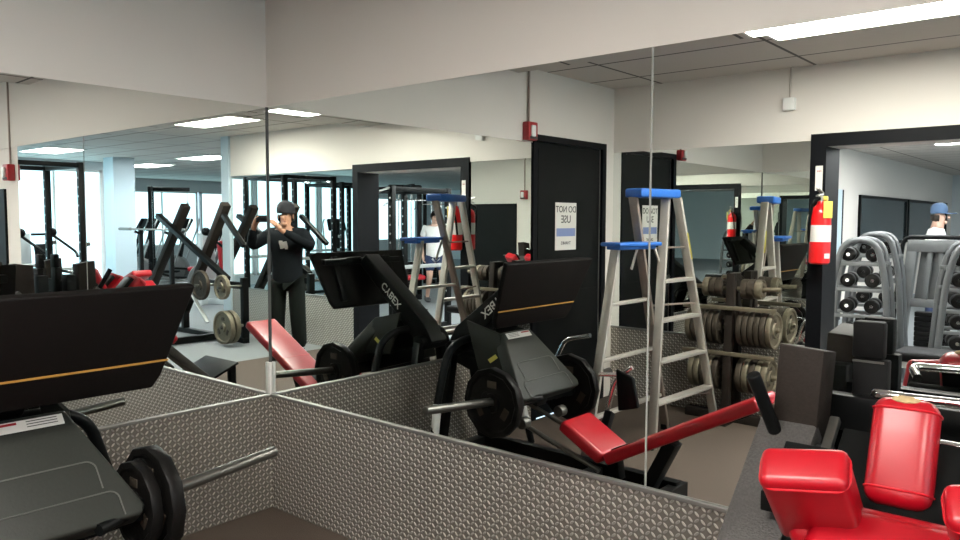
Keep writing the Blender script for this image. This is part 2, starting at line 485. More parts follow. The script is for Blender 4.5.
troffer(3.1, -8.4, 1.22, .61, 'unseen added fluorescent ceiling light halfway down the back room', 'hall_lamp')
troffer(3.1, -12.4, 1.22, .61, 'unseen added fluorescent ceiling light at the level of the dark windows', 'hall_lamp')
troffer(3.1, -16.4, 1.22, .61, 'unseen added fluorescent ceiling light at the far end of the back room', 'hall_lamp')
troffer(1.2, -10.8, 1.22, .61, 'small fluorescent ceiling light deep in the back room', 'hall_lamp')
troffer(2.6, -6.6, 1.22, .61, 'unseen added fluorescent ceiling light over the dumbbell racks in the back room', 'hall_lamp')  # another unseen light added to brighten the back room

# ------------------------------------------------------------------ the large hall behind
struct(MB().span((17.9, -20, 0), (18.05, -4.6, .75)).span((17.9, -20, 2.35), (18.05, -4.6, ZC))
       .span((17.9, -20, .75), (18.05, -19, 2.35)).span((17.9, -5.2, .75), (18.05, -4.6, 2.35)), 'wall_far', 'hall_paint')
struct(MB().span((-.1, -20.15, 0), (18, -20, ZC)), 'wall_back', 'hall_paint')
struct(MB().span((12.4, -4.75, 0), (17.9, -4.6, ZC)), 'wall_return', 'hall_paint')
struct(MB().span((12.4, -4.6, 0), (12.55, 7, .22)).span((12.4, -4.6, 2.52), (12.55, 7, ZC)), 'wall_window', 'hall_paint')
struct(MB().span((XE, 6.9, 0), (12.55, 7.05, ZC)), 'wall_end', 'hall_paint')
struct(MB().span((XE, .15, 0), (XE+.15, 6.9, ZC)), 'wall_side', 'hall_paint')
wn = [0]
def window(x, y0, y1, z0, z1, cols=2):
    wn[0] += 1
    fr = MB()
    d = .05
    fr.span((x-.02, y0, z0), (x+.1, y0+d, z1)).span((x-.02, y1-d, z0), (x+.1, y1, z1)).span((x-.02, y0, z0), (x+.1, y1, z0+d)).span((x-.02, y0, z1-d), (x+.1, y1, z1))
    for k in range(1, cols):
        yy = y0+(y1-y0)*k/cols
        fr.span((x-.01, yy-.02, z0), (x+.08, yy+.02, z1))
    f = struct(fr, 'window_%d' % wn[0], 'white')
    struct(MB().span((x+.03, y0+d, z0+d), (x+.045, y1-d, z1-d)), 'window_pane', 'daylight', parent=f)
for k in range(6): window(12.42, -4.6+1.9*k, -4.6+1.9*k+1.82, .22, 2.52)
for k in range(6): window(17.92, -19+2.3*k, -19+2.3*k+2.2, .75, 2.35)
# columns
struct(MB().span((XE+.005, -3.83, 0), (XE+.19, -3.50, ZC)), 'wall_column', 'column')
struct(MB().span((10.85, -4.52, 0), (11.25, -4.12, ZC)), 'wall_column.001', 'column')
# dark windows and doorway on the long left wall of the back room
for k, (a, b) in enumerate(((-14.9, -11.45), (-19.2, -15.05))):
    fr = struct(MB().span((-.012, b-.06, 1.12), (.03, a+.06, 1.17)).span((-.012, b-.06, 1.93), (.03, a+.06, 1.98)).span((-.012, b-.06, 1.12), (.03, b, 1.98)).span((-.012, a, 1.12), (.03, a+.06, 1.98)), 'window_%d' % (20+k), 'black')
    struct(MB().span((-.005, b, 1.17), (.005, a, 1.93)), 'window_pane', 'glassdark', parent=fr)
d3 = struct(MB().span((-.01, -10.45, 0), (.02, -10.15, 2.03)), 'door_3', 'column')
struct(MB().span((.02, -10.45, 0), (.03, -10.41, 2.03)), 'door_frame', 'black', parent=d3)

# ------------------------------------------------------------------ leg press (near the left wall)
YC = -1.38
lp = Thing('leg_press', 'black leg press with large tilted foot platform, grey shroud and red reclining seat', 'leg press', (.95, YC, 0))
# foot platform: tapered board leaning toward the room
top_c, bot_c = V((.885, YC+.03, 1.308)), V((.73, YC+.03, .925))
d = (top_c-bot_c); nrm = V((d.z, 0, -d.x)).normalized()        # faces the seat and down
def pf(s, h): return bot_c + d*h + V((0, s, 0))
th = nrm*-.035
pl = MB().prism([pf(-.37, 0), pf(.335, 0), pf(.36, .12), pf(.43, 1), pf(-.45, 1), pf(-.40, .12)], th, bev=.008)
plat = lp.part(pl, 'foot_platform', 'blackfoot')
st = MB().prism([pf(-.395, .27)+nrm*.001, pf(.375, .27)+nrm*.001, pf(.377, .29)+nrm*.001, pf(-.397, .29)+nrm*.001], nrm*.001)
lp.part(st, 'stripe', 'orange', plat, 'thin orange stripe across the platform')
br = MB()
for s in (-.25, .25): br.beam(pf(s, .1)+th*1.3, pf(s, .9)+th*1.3, .05, .03, up=(1, 0, 0))
br.beam(pf(-.36, .8)+th*1.6, pf(.36, .8)+th*1.6, .05, .04)
for s in (-.18, .1):
    br.tube([pf(s-.07, .85)+th*1.5, pf(s-.05, .82)+th*3, pf(s+.05, .82)+th*3, pf(s+.07, .85)+th*1.5], .006, rad=.02)
lp.part(br, 'platform_bracket', 'black', plat)
# swinging arm
a0, a1 = V((.13, YC, .72)), V((.80, YC, 1.30))
ax = (a1-a0).normalized(); an = V((-ax.z, 0, ax.x))
arm = MB().prism([a0-an*.06, a1-an*.05-ax*.04, a1+an*.045-ax*.05, a0+ax*.1+an*.095, a0+an*.05-ax*.04], (0, .13, 0), bev=.01)
for v in arm.bm.verts: v.co.y -= .065
armo = lp.part(arm, 'lift_arm', 'black')
lp.part(MB().cyl((.15, YC-.12, .72), (.15, YC+.12, .72), .05, 24, bev=.006), 'pivot', 'black', armo)
lg = MB().text('CYBEX', a0+ax*.45+an*.012+V((0, .0665, 0)), .075, -ax, -an)
lgo = lp.part(lg, 'lettering', 'label', armo, 'pale lettering along the arm')
lg = MB().text('CYBEX', a0+ax*.45+an*.012-V((0, .0665, 0)), .075, ax, -an)
# grey shroud over the carriage
s0, s1 = V((.575, YC, .868)), V((.86, YC, .515))
def sp(s, h, off=0):
    dd = s1-s0; nn = V((-dd.z, 0, dd.x)).normalized()
    return s0+dd*h+V((0, s, 0))+nn*off
nn = (sp(0, 0, 1)-sp(0, 0, 0))
sh = MB().prism([sp(.115, 0), sp(.275, .93), sp(.255, 1), sp(-.31, 1), sp(-.33, .93), sp(-.16, 0)], -nn*.09, bev=.012)
sho = lp.part(sh, 'shroud', 'shroud', label='grey shroud with raised seams')
def hw(h, s): return (.115+.16*h/.93) if s > 0 else -(.16+.17*h/.93)
sm = MB()
for h0, h1, ins in ((.48, .72, .045), (.76, 1.2, .05)):
    A = [sp(hw(h0, -1)+ins, min(h1, .97), .002), sp(hw(h0, -1)+ins, h0+.04, .002), sp(hw(h0, -1)+ins+.02, h0, .002), sp(hw(h0, 1)-ins-.02, h0, .002), sp(hw(h0, 1)-ins, h0+.04, .002), sp(hw(h0, 1)-ins, min(h1, .97), .002)]
    sm.tube(A, .0028, 8, rad=.03)
lp.part(sm, 'seam', 'shroud_seam', sho)
wl = MB().prism([sp(-.135, .035, .001), sp(.10, .035, .001), sp(.10, .125, .001), sp(-.14, .125, .001)], nn*.001)
wlo = lp.part(wl, 'warning_label', 'label', sho, 'white warning label at the top of the shroud')
lp.part(MB().prism([sp(-.13, .045, .0025), sp(-.05, .045, .0025), sp(-.05, .065, .0025), sp(-.13, .065, .0025)], nn*.0006), 'red_heading', 'alarm', wlo)
lb = MB()
for k in range(3): lb.prism([sp(-.02, .05+.022*k, .0025), sp(.08, .05+.022*k, .0025), sp(.08, .056+.022*k, .0025), sp(-.02, .056+.022*k, .0025)], nn*.0006)
lp.part(lb, 'small_print', 'shroud', wlo)
# grey side cheeks of the shroud seen from the wall side
ck = MB()
for s in (-1, 1):
    yy = YC+s*.12
    ck.prism([(.56, yy, .86), (.30, yy, .92), (.40, yy, .62), (.66, yy, .60)], (0, .018*s, 0), bev=.004)
cko = lp.part(ck, 'side_cheek', 'shroud')
lp.part(MB().prism([(.48, YC+.1385, .69), (.54, YC+.1385, .73), (.56, YC+.1385, .71), (.50, YC+.1385, .67)], (0, .001, 0)), 'yellow_label', 'yellow', cko, 'small yellow caution label')
# carriage and weight horns
cr = MB().beam((.74, YC-.36, .47), (.74, YC+.36, .50), .09, .08).beam((.15, YC, .66), (.80, YC, .47), .10, .09)
if 0: cr.beam((.80, YC-.28, .56), (.55, YC-.20, .80), .05, .03, up=(0, 1, 0)).beam((.80, YC+.28, .56), (.55, YC+.20, .80), .05, .03, up=(0, 1, 0))
cro = lp.part(cr, 'carriage', 'black')
lp.part(MB().cyl((.715, YC+.30, .50), (.70, -.464, .553), .0235, 18, bev=.004), 'weight_horn', 'steel', label='bare steel weight horn')
lp.part(MB().cyl((.745, YC-.30, .47), (.73, -2.28, .50), .0235, 18, bev=.004), 'weight_horn', 'steel')
lp.part(MB().tube([(.86, YC+.10, .50), (.82, YC+.22, .51), (.74, YC+.34, .505)], .022, 12, rad=.06), 'stop_bar', 'black')
lp.part(MB().cyl((.66, YC+.33, .60), (.66, YC+.37, .60), .05, 16, bev=.005).cyl((.67, YC+.34, .52), (.67, YC+.38, .52), .04, 16, bev=.005), 'roller', 'black')
for s in (-1, 1):
    lp.part(MB().cyl((.55, YC+s*.13, .40), (1.28, YC+s*.13, .16), .014, 14), 'guide_rod', 'steel', label='bare steel guide rod')
    lp.part(MB().cyl((.80, YC+s*.16, .36), (.80, YC+s*.22, .36), .035, 18, bev=.005), 'roller', 'steel')
# U guard frame by the wall
ug = [(.34, -.87, .0), (.30, -.98, .45), (.30, -1.07, .74), (.30, -1.20, .80), (.30, -1.56, .80), (.30, -1.69, .74), (.30, -1.78, .45), (.34, -1.89, .0)]
lp.part(MB().tube(ug, .024, 14, rad=.10), 'guard_frame', 'black')
lp.part(MB().tube([(.328, -.905, .12), (.304, -.975, .43)], .0265, 14), 'leg_sleeve', 'white', label='white sleeve on the guard leg')
lp.part(MB().tube([(.328, -1.855, .12), (.304, -1.785, .43)], .0265, 14), 'leg_sleeve', 'white')
# base frame
bf = MB()
for s in (-1, 1):
    bf.beam((.15, YC+s*.22, .06), (1.62, YC+s*.16, .06), .06, .08)
    bf.beam((.15, YC+s*.22, .06), (.15, YC+s*.10, .72), .06, .06)
bf.beam((.15, YC-.4, .04), (.15, YC+.4, .04), .07, .08).beam((1.60, YC-.24, .04), (1.60, YC+.24, .04), .07, .08).beam((1.1, YC-.3, .05), (1.1, YC+.3, .05), .07, .06)
lp.part(bf, 'base_frame', 'black')
bf = MB().beam((1.52, YC, .09), (1.66, YC, .37), .07, .09, up=(0, 1, 0)).beam((1.32, YC, .09), (1.30, YC, .22), .07, .07)
bf.beam((1.22, YC, .20), (2.06, YC, .60), .07, .05)
lp.part(bf, 'seat_post', 'black')
# reclining seat: long back pad and short upturned seat pad
b0, b1 = V((1.30, YC+.005, .255)), V((2.14, YC+.005, .70))
bd = (b1-b0).normalized(); bn = V((-bd.z, 0, bd.x))
R = Matrix((bd, V((0, 1, 0)), bn)).transposed().to_4x4()
bp_ = lp.part(MB().box((b0+b1)/2-bn*.03, ((b1-b0).length, .285, .065), bev=.022, seg=4, mtx=R), 'back_pad', 'red')
lp.part(MB().box(b0+(b1-b0)*.42+bn*.0025, (.006, .27, .003), bev=.001, mtx=R), 'seam', 'redseam', bp_)
e0, e1 = V((1.045, YC, .40)), V((1.30, YC, .255))
ed = (e1-e0).normalized(); en = V((-ed.z, 0, ed.x))
R = Matrix((ed, V((0, 1, 0)), en)).transposed().to_4x4()
lp.part(MB().box((e0+e1)/2-en*.03, ((e1-e0).length+.02, .30, .075), bev=.026, seg=4, mtx=R), 'seat_pad', 'red')
# grips either side of the seat
for s in (-1, 1):
    y = YC+s*.37
    if s > 0:
        continue
    g = lp.part(MB().tube([(1.02, y, .33), (1.08, y, .56), (1.20, y, .66)], .016, 12, rad=.05).tube([(1.00, y-.06*s, .60), (1.10, y, .60)], .014, 10), 'grip', 'chrome', label='chrome hand grip')
    lp.part(MB().prism([(1.10, y-.03*s, .64), (1.22, y-.03*s, .60), (1.26, y-.03*s, .42), (1.12, y-.03*s, .38)], (0, .03*s, 0), bev=.01), 'grip_guard', 'black', g)
    lp.part(MB().beam((1.05, y, .36), (1.05, YC+s*.20, .08), .05, .05), 'grip_post', 'black')
lp.part(MB().tube([(.60, -1.78, .60), (.69, -1.78, .775), (.88, -1.78, .82)], .014, 12, rad=.05).beam((.60, -1.78, .60), (.66, -1.68, .50), .03, .03), 'release_handle', 'chrome', label='bent chrome release handle')

# weight plates
def plate_mesh(r, w, holes=True, seg=12):
    """disc with raised rim and hub, axis Y, centred on origin"""
    mb = MB()
    prof = [(.027, -w/2*1.1), (.055, -w/2*1.1), (.06, -w/4), (r*.80, -w/4), (r*.86, -w/2), (r*.985, -w/2), (r, -w/2+.004), (r, w/2-.004), (r*.985, w/2), (r*.86, w/2), (r*.80, w/4), (.06, w/4), (.055, w/2*1.1), (.027, w/2*1.1), (.027, -w/2*1.1)]
    mb.lathe((0, 0, 0), (0, 1, 0), prof, seg)
    return mb
def plate_marks(r, w):
    mb = MB()
    for k in range(3):
        a = PI/2+k*2*PI/3
        for s in (-1, 1):
            mb.box((math.cos(a)*r*.52, s*(w/4+.001), math.sin(a)*r*.52), (r*.34, .006, r*.2), rot=(0, -a+PI/2, 0), bev=.003)
    return mb
def weight_plate(loc, r, w, m, label, group, seg=12, rotz=0, marks='iron_brown'):
    t = Thing('weight_plate', label, 'weight plate', loc, group, local=True, rotz=rotz)
    p = t.part(plate_mesh(r, w, seg=seg), 'disc', m)
    t.part(plate_marks(r, w), 'grip', marks, p)
    return t.o
weight_plate((.71, -1.015, .498), .205, .05, 'iron', 'black weight plate on the leg press horn nearest the mirror, outermost', None, 12)
weight_plate((.71, -1.075, .495), .165, .04, 'iron', 'smaller black weight plate behind the outer one on the near leg press horn', None, 12)
weight_plate((.742, -1.755, .475), .215, .05, 'iron', 'black weight plate on the far leg press horn beside the chrome handle', None, 12)

# ------------------------------------------------------------------ hack squat (right foreground)
hs = Thing('hack_squat', 'hack squat machine with two red shoulder pads, red headrest and hammered grey rails', 'hack squat', (3.12, -.8, 0))
u = V((0, .742, .670)); n2 = V((0, -.670, .742)); X1 = V((1, 0, 0))
Rs = Matrix((X1, u, n2)).transposed().to_4x4()
def hp(x, s, h): return V((x, -.47, .83))+u*s+n2*h
# rails
for x, lab in ((2.80, 'left'), (3.44, 'right')):
    lo, hi = hp(x, -1.10, -.02), hp(x, .27, -.02)
    inn = .11 if lab == 'left' else -.11
    r_ = hs.part(MB().beam(lo, hi, .15, .07, up=tuple(n2), bev=.008), 'rail', 'rail')
    hs.part(MB().beam(hp(x+inn, -1.0, .0), hp(x+inn, .30, .0), .025, .025, up=tuple(n2)), 'guide_rod', 'steel', r_)
    hs.part(MB().beam((x, -.10, 0), (x, -.10, 1.12), .10, .07, up=(0, 1, 0)), 'upright', 'black')
    # dark gusset box at the rail's head
    q0, q1 = hp(x, .20, .02), hp(x, .50, .02)
    ox = x-2.80
    hs.part(MB().prism([(2.756+ox, -.29, .965), (2.872+ox, -.29, .955), (2.888+ox, -.29, 1.215), (2.772+ox, -.29, 1.222)], (-.005, .13, -.02), bev=.005), 'head_gusset', 'brownblack')
hs.part(MB().cyl((2.742, -.395, 1.15), (2.778, -.300, .965), .018, 16, bev=.004).beam((2.77, -.31, .95), (2.92, -.29, .945), .04, .04), 'lock_peg', 'black')
# cross members
hs.part(MB().beam((2.78, -.10, 1.02), (3.46, -.10, 1.02), .05, .10).beam((2.78, -.10, .1), (3.46, -.10, .1), .05, .08)
        .beam((2.76, -1.30, .06), (3.48, -1.30, .06), .08, .08), 'cross_member', 'black')
hs.part(MB().beam((2.95, -.065, .06), (2.95, -.065, 1.17), .09, .04, up=(0, 1, 0)), 'centre_upright', 'black_matt')
hs.part(MB().box((2.94, -.055, 1.222), (.082, .04, .105), bev=.008), 'upright_cap', 'black_matt')
hs.part(MB().box((2.945, -.087, 1.165), (.080, .004, .006)), 'cap_edge', 'steel')
# carriage and back pad
hs.part(MB().beam(hp(3.11, -.55, .06), hp(3.11, .22, .06), .30, .05, up=tuple(n2)).beam(hp(2.82, .0, .055), hp(3.42, .0, .055), .06, .05), 'carriage', 'black')
bpd = hs.part(MB().box(hp(3.115, -.36, .125), (.30, .66, .085), bev=.030, seg=4, mtx=Rs).box(hp(3.14, -.07, .115), (.44, .12, .075), bev=.030, seg=4, mtx=Rs), 'back_pad', 'red')
hs.part(MB().tube([hp(2.99, -.16, .166), hp(2.99, -.66, .166)], .004).tube([hp(3.24, -.16, .166), hp(3.24, -.66, .166)], .004), 'piping', 'redseam', bpd)
def rloop(c, a, b, w, h, r_):
    P = []
    for sx, sy, a0_ in ((1, 1, 0), (-1, 1, PI/2), (-1, -1, PI), (1, -1, 1.5*PI)):
        for k in range(6):
            th_ = a0_+k*PI/10
            P.append(V(c)+V(a)*(sx*(w/2-r_)+r_*math.cos(th_))+V(b)*(sy*(h/2-r_)+r_*math.sin(th_)))
    return P
def block(name, c, size, ro=0, sg=5):
    return hs.part(MB().box(c, size, bev=.020, seg=sg, mtx=Rs @ Matrix.Rotation(ro, 4, 'Z')), name, 'red')
for x, ro in ((2.978, .20), (3.325, .24)):
    p = block('shoulder_pad', hp(x, -.055, .215), (.176, .095, .24), ro)
    hs.part(MB().tube(rloop(hp(x, -.055, .31), X1*math.cos(ro)+u*math.sin(ro), u*math.cos(ro)-X1*math.sin(ro), .178, .097, .03), .0035, 8, closed=True), 'piping', 'redseam', p)
    hs.part(MB().box(hp(x, .01, .20), (.13, .03, .18), bev=.004, mtx=Rs), 'pad_backing', 'black', p)
# headrest: rounded cushion standing steeper, on its own bracket
tl = math.radians(66)
hu = V((.045, math.cos(tl), math.sin(tl))).normalized(); hn = V((0, -math.sin(tl), math.cos(tl))); hx = hu.cross(hn).normalized(); hn = hx.cross(hu)
hx = -hx if hx.x < 0 else hx
hx, hu = hx*math.cos(.06)+hu*math.sin(.06), hu*math.cos(.06)-hx*math.sin(.06)
Rh = Matrix((hx, hu, hx.cross(hu))).transposed().to_4x4()
hc = V((3.108, -.44, 1.022))
hr = hs.part(MB().box(hc, (.138, .25, .085), bev=.034, seg=6, mtx=Rh), 'headrest', 'red')
nh = hx.cross(hu)
hs.part(MB().tube(rloop(hc+hu*.095, hx, nh, .139, .086, .034), .003, 8, closed=True).tube(rloop(hc-hu*.088, hx, nh, .139, .086, .034), .003, 8, closed=True), 'piping', 'redseam', hr)
hs.part(MB().ball(hc+hu*.119+nh*.022, .03, (1.1, .7, .35), 12), 'worn_patch', 'foam', hr, 'worn patch of bare foam on the top edge')
hs.part(MB().box(hc-nh*.05, (.11, .19, .012), bev=.003, mtx=Rh).beam(hc-nh*.055, hp(3.11, .15, .08), .06, .04), 'headrest_bracket', 'black', hr)
# chrome handles
hs.part(MB().tube([(3.02, -.17, 1.09), (2.99, -.235, 1.112), (3.06, -.25, 1.112), (3.30, -.25, 1.118), (3.46, -.25, 1.118)], .0125, 14, rad=.03), 'handle_bar', 'chrome', label='upper chrome cross bar')
hs.part(MB().tube([(3.02, -.24, 1.008), (3.46, -.26, 1.008)], .0125, 14), 'handle_bar', 'chrome')
# foot plate
hs.part(MB().prism([(2.84, -1.34, .09), (3.40, -1.34, .09), (3.40, -1.60, .20), (2.84, -1.60, .20)], (0, .01, .02), bev=.004), 'foot_plate', 'black')
hs.part(MB().beam((2.9, -1.56, 0), (2.9, -1.56, .18), .06, .06).beam((3.34, -1.56, 0), (3.34, -1.56, .18), .06, .06), 'foot_plate_leg', 'black')

# ------------------------------------------------------------------ stepladder
sl = Thing('stepladder', 'aluminium stepladder with blue top cap and blue paint shelf standing by the partition mirror', 'ladder', (.97, -2.5, 0))
cap = sl.part(MB().box((.965, -2.43, 1.735), (.15, .42, .06), rot=(0, 0, .2), bev=.014, seg=3), 'top_cap', 'blue', label='blue plastic top cap')
rails = {
 'R1': ((1.02, -2.68, 1.71), (1.10, -3.23, 0)), 'R2': ((.998, -2.55, 1.71), (1.058, -2.29, 0)),
 'R3': ((.915, -2.24, 1.71), (.892, -2.82, 0)), 'R4': ((.90, -2.05, 1.385), (.888, -1.72, 0)), 'R5': ((1.0, -2.38, 1.385), (.99, -2.09, .60))}
for k, (p, q) in rails.items():
    if k == 'R5': continue
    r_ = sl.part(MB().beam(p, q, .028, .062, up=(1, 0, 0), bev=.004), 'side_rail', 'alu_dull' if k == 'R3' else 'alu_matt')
    sl.part(MB().box(V(q)+V((0, 0, .02)), (.045, .07, .04), bev=.006), 'rubber_foot', 'black', r_)
    if k == 'R1':
        P, Q = V(p), V(q); dd = (Q-P).normalized()
        sl.part(MB().beam(P+dd*.26+V((.0155, 0, 0)), P+dd*.46+V((.0155, 0, 0)), .003, .05, up=(1, 0, 0), bev=0), 'caution_label', 'yellow', r_, 'yellow caution label')
def on(k, z):
    p, q = V(rails[k][0]), V(rails[k][1]); s = (p.z-z)/(p.z-q.z); return p+(q-p)*s
for z in (1.13, .86, .58, .30):
    sl.part(MB().beam(on('R1', z), on('R2', z), .075, .022, up=(0, 0, 1), bev=.003), 'step', 'alu_matt')
for z in (1.0, .64, .28):
    sl.part(MB().beam(on('R3', z), on('R4', z), .04, .022, up=(0, 0, 1), bev=.003), 'cross_bar', 'alu_matt')
for z in (1.36, .95, .25):
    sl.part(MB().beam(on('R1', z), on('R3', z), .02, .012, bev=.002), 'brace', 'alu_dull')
shf = MB().box((.965, -2.14, 1.395), (.17, .42, .025), rot=(0, 0, .2), bev=.008).box((.965, -2.14, 1.375), (.12, .36, .03), rot=(0, 0, .2), bev=.008)
sl.part(shf, 'paint_shelf', 'blue', label='blue fold-out paint shelf')
sl.part(MB().beam((.99, -2.40, 1.38), (1.0, -2.50, 1.22), .012, .02).beam((.915, -2.32, 1.38), (.91, -2.24, 1.22), .012, .02), 'shelf_brace', 'alu_matt')

# ------------------------------------------------------------------ weight tree with plates by the partition
RX, RY = 1.17, -3.36
wt = Thing('plate_rack', 'dark plate rack loaded with grey iron discs below the partition mirror', 'weight rack', (RX, RY, 0))
fr = MB()
for s in (-1, 1): fr.beam((RX, RY+s*.11, 0), (RX, RY+s*.04, 1.15), .06, .06, up=(0, 1, 0))
fr.beam((RX, RY-.05, 1.12), (RX, RY+.05, 1.12), .06, .06)
wt.part(fr, 'upright', 'brownblack')
wt.part(MB().beam((RX-.36, RY, .035), (RX+.36, RY, .035), .08, .07).beam((RX, RY-.14, .035), (RX, RY+.2, .035), .08, .07), 'base', 'brownblack')
for z in (.37, .73, 1.03):
    for s in (-1, 1):
        wt.part(MB().cyl((RX+s*.03, RY, z), (RX+s*.36, RY, z+.01), .018, 14, bev=.004), 'weight_horn', 'iron_worn')
for z in (.54, .89):
    wt.part(MB().beam((RX-.36, RY+.10, z), (RX+.36, RY+.10, z), .03, .03), 'cross_bar', 'iron_worn')
g = 'iron discs on the plate rack'
proto = {}
rows = [(.37, .135, .040, 5), (.73, .14, .036, 6), (1.03, .075, .045, 3)]
names = {.37: 'lower', .73: 'middle', 1.03: 'top'}
ordw = ['first', 'second', 'third', 'fourth', 'fifth', 'sixth']
for z, r, w_, n in rows:
    for s in (-1, 1):
        for k in range(n):
            key = (z, 'w' if (k == n-1 or (k % 2 and z < .7)) else 'd')
            x = RX+s*(.075+(w_+.008)*k+w_/2)
            lab = 'iron disc, %s rack arm, %s from the post toward the %s' % (names[z], ordw[k], 'opening' if s > 0 else 'door')
            if key not in proto:
                proto[key] = weight_plate((x, RY, z+.005), r, w_, 'iron_worn' if key[1] == 'w' else 'iron_brown', lab, g, 28, PI/2, 'iron_brown')
            else: dup(proto[key], (x, RY, z+.005), PI/2, lab)

# ------------------------------------------------------------------ fire extinguisher on the opening's casing
ex, ey = 1.768, -L+.10
fe = Thing('fire_extinguisher', 'red fire extinguisher hung on the black casing of the opening', 'fire extinguisher', (ex, -L+.02, 1.24))
body = fe.part(MB().lathe((ex, ey, 1.24), (0, 0, 1), [(0, 0), (.06, 0), (.072, .012), (.072, .36), (.06, .40), (.03, .425), (.022, .45), (0, .45)], 32), 'cylinder', 'redpaint')
fe.part(MB().lathe((ex, ey, 1.40), (0, 0, 1), [(.0725, 0), (.0735, .001), (.0735, .119), (.0725, .12)], 32), 'label_band', 'label', body, 'white instruction label round the cylinder')
fe.part(MB().box((ex+.062, ey+.036, 1.30), (.004, .045, .035), rot=(0, 0, .55), bev=.001), 'inspection_sticker', 'label', body)
vl = fe.part(MB().cyl((ex, ey, 1.685), (ex, ey, 1.73), .02, 16).box((ex+.0, ey+.03, 1.735), (.025, .11, .014), rot=(-.15, 0, 0), bev=.003).box((ex, ey+.035, 1.765), (.025, .12, .012), rot=(.25, 0, 0), bev=.003), 'valve', 'alu')
fe.part(MB().cyl((ex+.02, ey, 1.71), (ex+.045, ey, 1.71), .018, 14), 'gauge', 'yellow', vl)
fe.part(MB().tube([(ex, ey+.03, 1.71), (ex-.03, ey+.085, 1.69), (ex-.06, ey+.06, 1.55), (ex-.062, ey+.04, 1.40)], .011, 10, rad=.05), 'hose', 'black')
fe.part(MB().box((ex+.062, ey+.045, 1.63), (.004, .075, .12), rot=(0, 0, .6), bev=.001), 'service_tag', 'yellow', label='yellow service tag')
fe.part(MB().box((ex, -L+.026, 1.55), (.05, .012, .28), bev=.002), 'wall_bracket', 'black')
t = Thing('notice', 'small white notice stuck on the black casing above the fire extinguisher', 'sign', (1.715, -L+.02, 1.77))
t.part(MB().span((1.70, -L+.0205, 1.77), (1.75, -L+.0225, 1.95)), 'paper', 'label')
t.part(MB().text('FIRE', (1.725, -L+.0228, 1.91), .018, (-1, 0, 0), (0, 0, 1)), 'lettering', 'alarm')

# ------------------------------------------------------------------ machines further away
def post_holes(mb, x, y, z0, z1):
    z = z0
    while z < z1:
        mb.box((x, y, z), (.058, .02, .02)); z += .1
def power_rack(label, x, y, w=1.2, dpt=1.2, h=2.28, rotz=0):
    t = Thing('power_rack', label, 'power rack', (x, y, 0), None, local=True, rotz=rotz)
    for sx in (-1, 1):
        for sy in (-1, 1):
            hb = MB().beam((sx*w/2, sy*dpt/2, 0), (sx*w/2, sy*dpt/2, h), .075, .075); z = .4; hb.mi = 1
            while z < h-.1:
                hb.cyl((sx*w/2, sy*dpt/2-.039, z), (sx*w/2, sy*dpt/2+.039, z), .014, 8); z += .12
            t.part(hb, 'post', ('black', 'silver_tube'))
    f = MB()
    for sx in (-1, 1): f.beam((sx*w/2, -dpt/2, h-.04), (sx*w/2, dpt/2, h-.04), .06, .06).beam((sx*w/2, -dpt/2, .04), (sx*w/2, dpt/2, .04), .06, .06)
    for sy in (-1, 1): f.beam((-w/2, sy*dpt/2, h-.04), (w/2, sy*dpt/2, h-.04), .06, .06)
    t.part(f, 'cross_member', 'black')
    t.part(MB().tube([(-w/2, dpt/2+.02, h-.02), (-w/4, dpt/2+.14, h-.10), (-w/8, dpt/2+.05, h-.02), (w/8, dpt/2+.05, h-.02), (w/4, dpt/2+.14, h-.10), (w/2, dpt/2+.02, h-.02)], .016, 10, rad=.08), 'pull_up_bar', 'silver_tube')
    for sx in (-1, 1):
        t.part(MB().beam((sx*w/2, -dpt/2, .9), (sx*w/2, dpt/2, .9), .04, .05), 'safety_bar', 'silver_tube')
        t.part(MB().beam((sx*w/2, -dpt/2, 1.2), (sx*w/2, -dpt/2-.09, 1.22), .04, .05), 'bar_hook', 'steel')
    return t
power_rack('black power rack with holed posts standing against the bright windows', 7.55, -1.45, 1.1, 1.0)
power_rack('black power rack with bent pull-up bar beyond the first rack, nearer the end wall', 8.9, .9, 1.1, 1.1)
power_rack('black power rack in the back room seen through the opening', 4.55, -5.3, .9, 1.1, 2.0)

# inclined plate-loaded machine: black beams with discs low at its sides
im = Thing('incline_lever_machine', 'black plate-loaded machine with long slanted beams and iron discs near the far column', 'weight machine', (5.9, -2.75, 0))
im.part(MB().beam((5.29, -3.0, 1.74), (6.40, -3.0, .25), .09, .11, up=(0, 1, 0)), 'lever_beam', 'brownblack')
im.part(MB().beam((5.25, -2.94, 1.60), (4.74, -2.9, 1.22), .05, .06, up=(0, 1, 0)), 'handle_arm', 'black')
im.part(MB().beam((6.27, -3.0, 1.73), (7.33, -3.0, .50), .09, .11, up=(0, 1, 0)), 'rear_beam', 'brownblack')
im.part(MB().beam((6.84, -2.9, 1.60), (5.12, -2.9, .80), .06, .08, up=(0, 1, 0)), 'cross_beam', 'black')
for x, z in ((4.924, .23), (4.952, .72), (5.482, .715)):
    im.part(MB().cyl((x, -3.0, z), (x, -2.66, z), .018, 12), 'weight_horn', 'steel')
im.part(MB().beam((4.94, -3.02, .0), (4.94, -3.02, .82), .07, .08, up=(0, 1, 0)).beam((4.94, -3.02, .72), (6.0, -3.0, .72), .07, .08), 'upright', 'black')
im.part(MB().beam((7.2, -3.0, 0), (7.2, -3.0, .62), .07, .08, up=(0, 1, 0)), 'upright', 'brownblack')
im.part(MB().beam((4.9, -3.0, .04), (7.3, -3.0, .04), .08, .06).beam((6.35, -3.0, .05), (6.35, -3.0, .3), .08, .08).beam((5.45, -3.0, .05), (5.45, -2.0, .05), .08, .08), 'base_frame', 'black')
im.part(MB().beam((5.35, -2.75, .25), (5.75, -2.72, .68), .05, .02), 'brace', 'silver_tube')
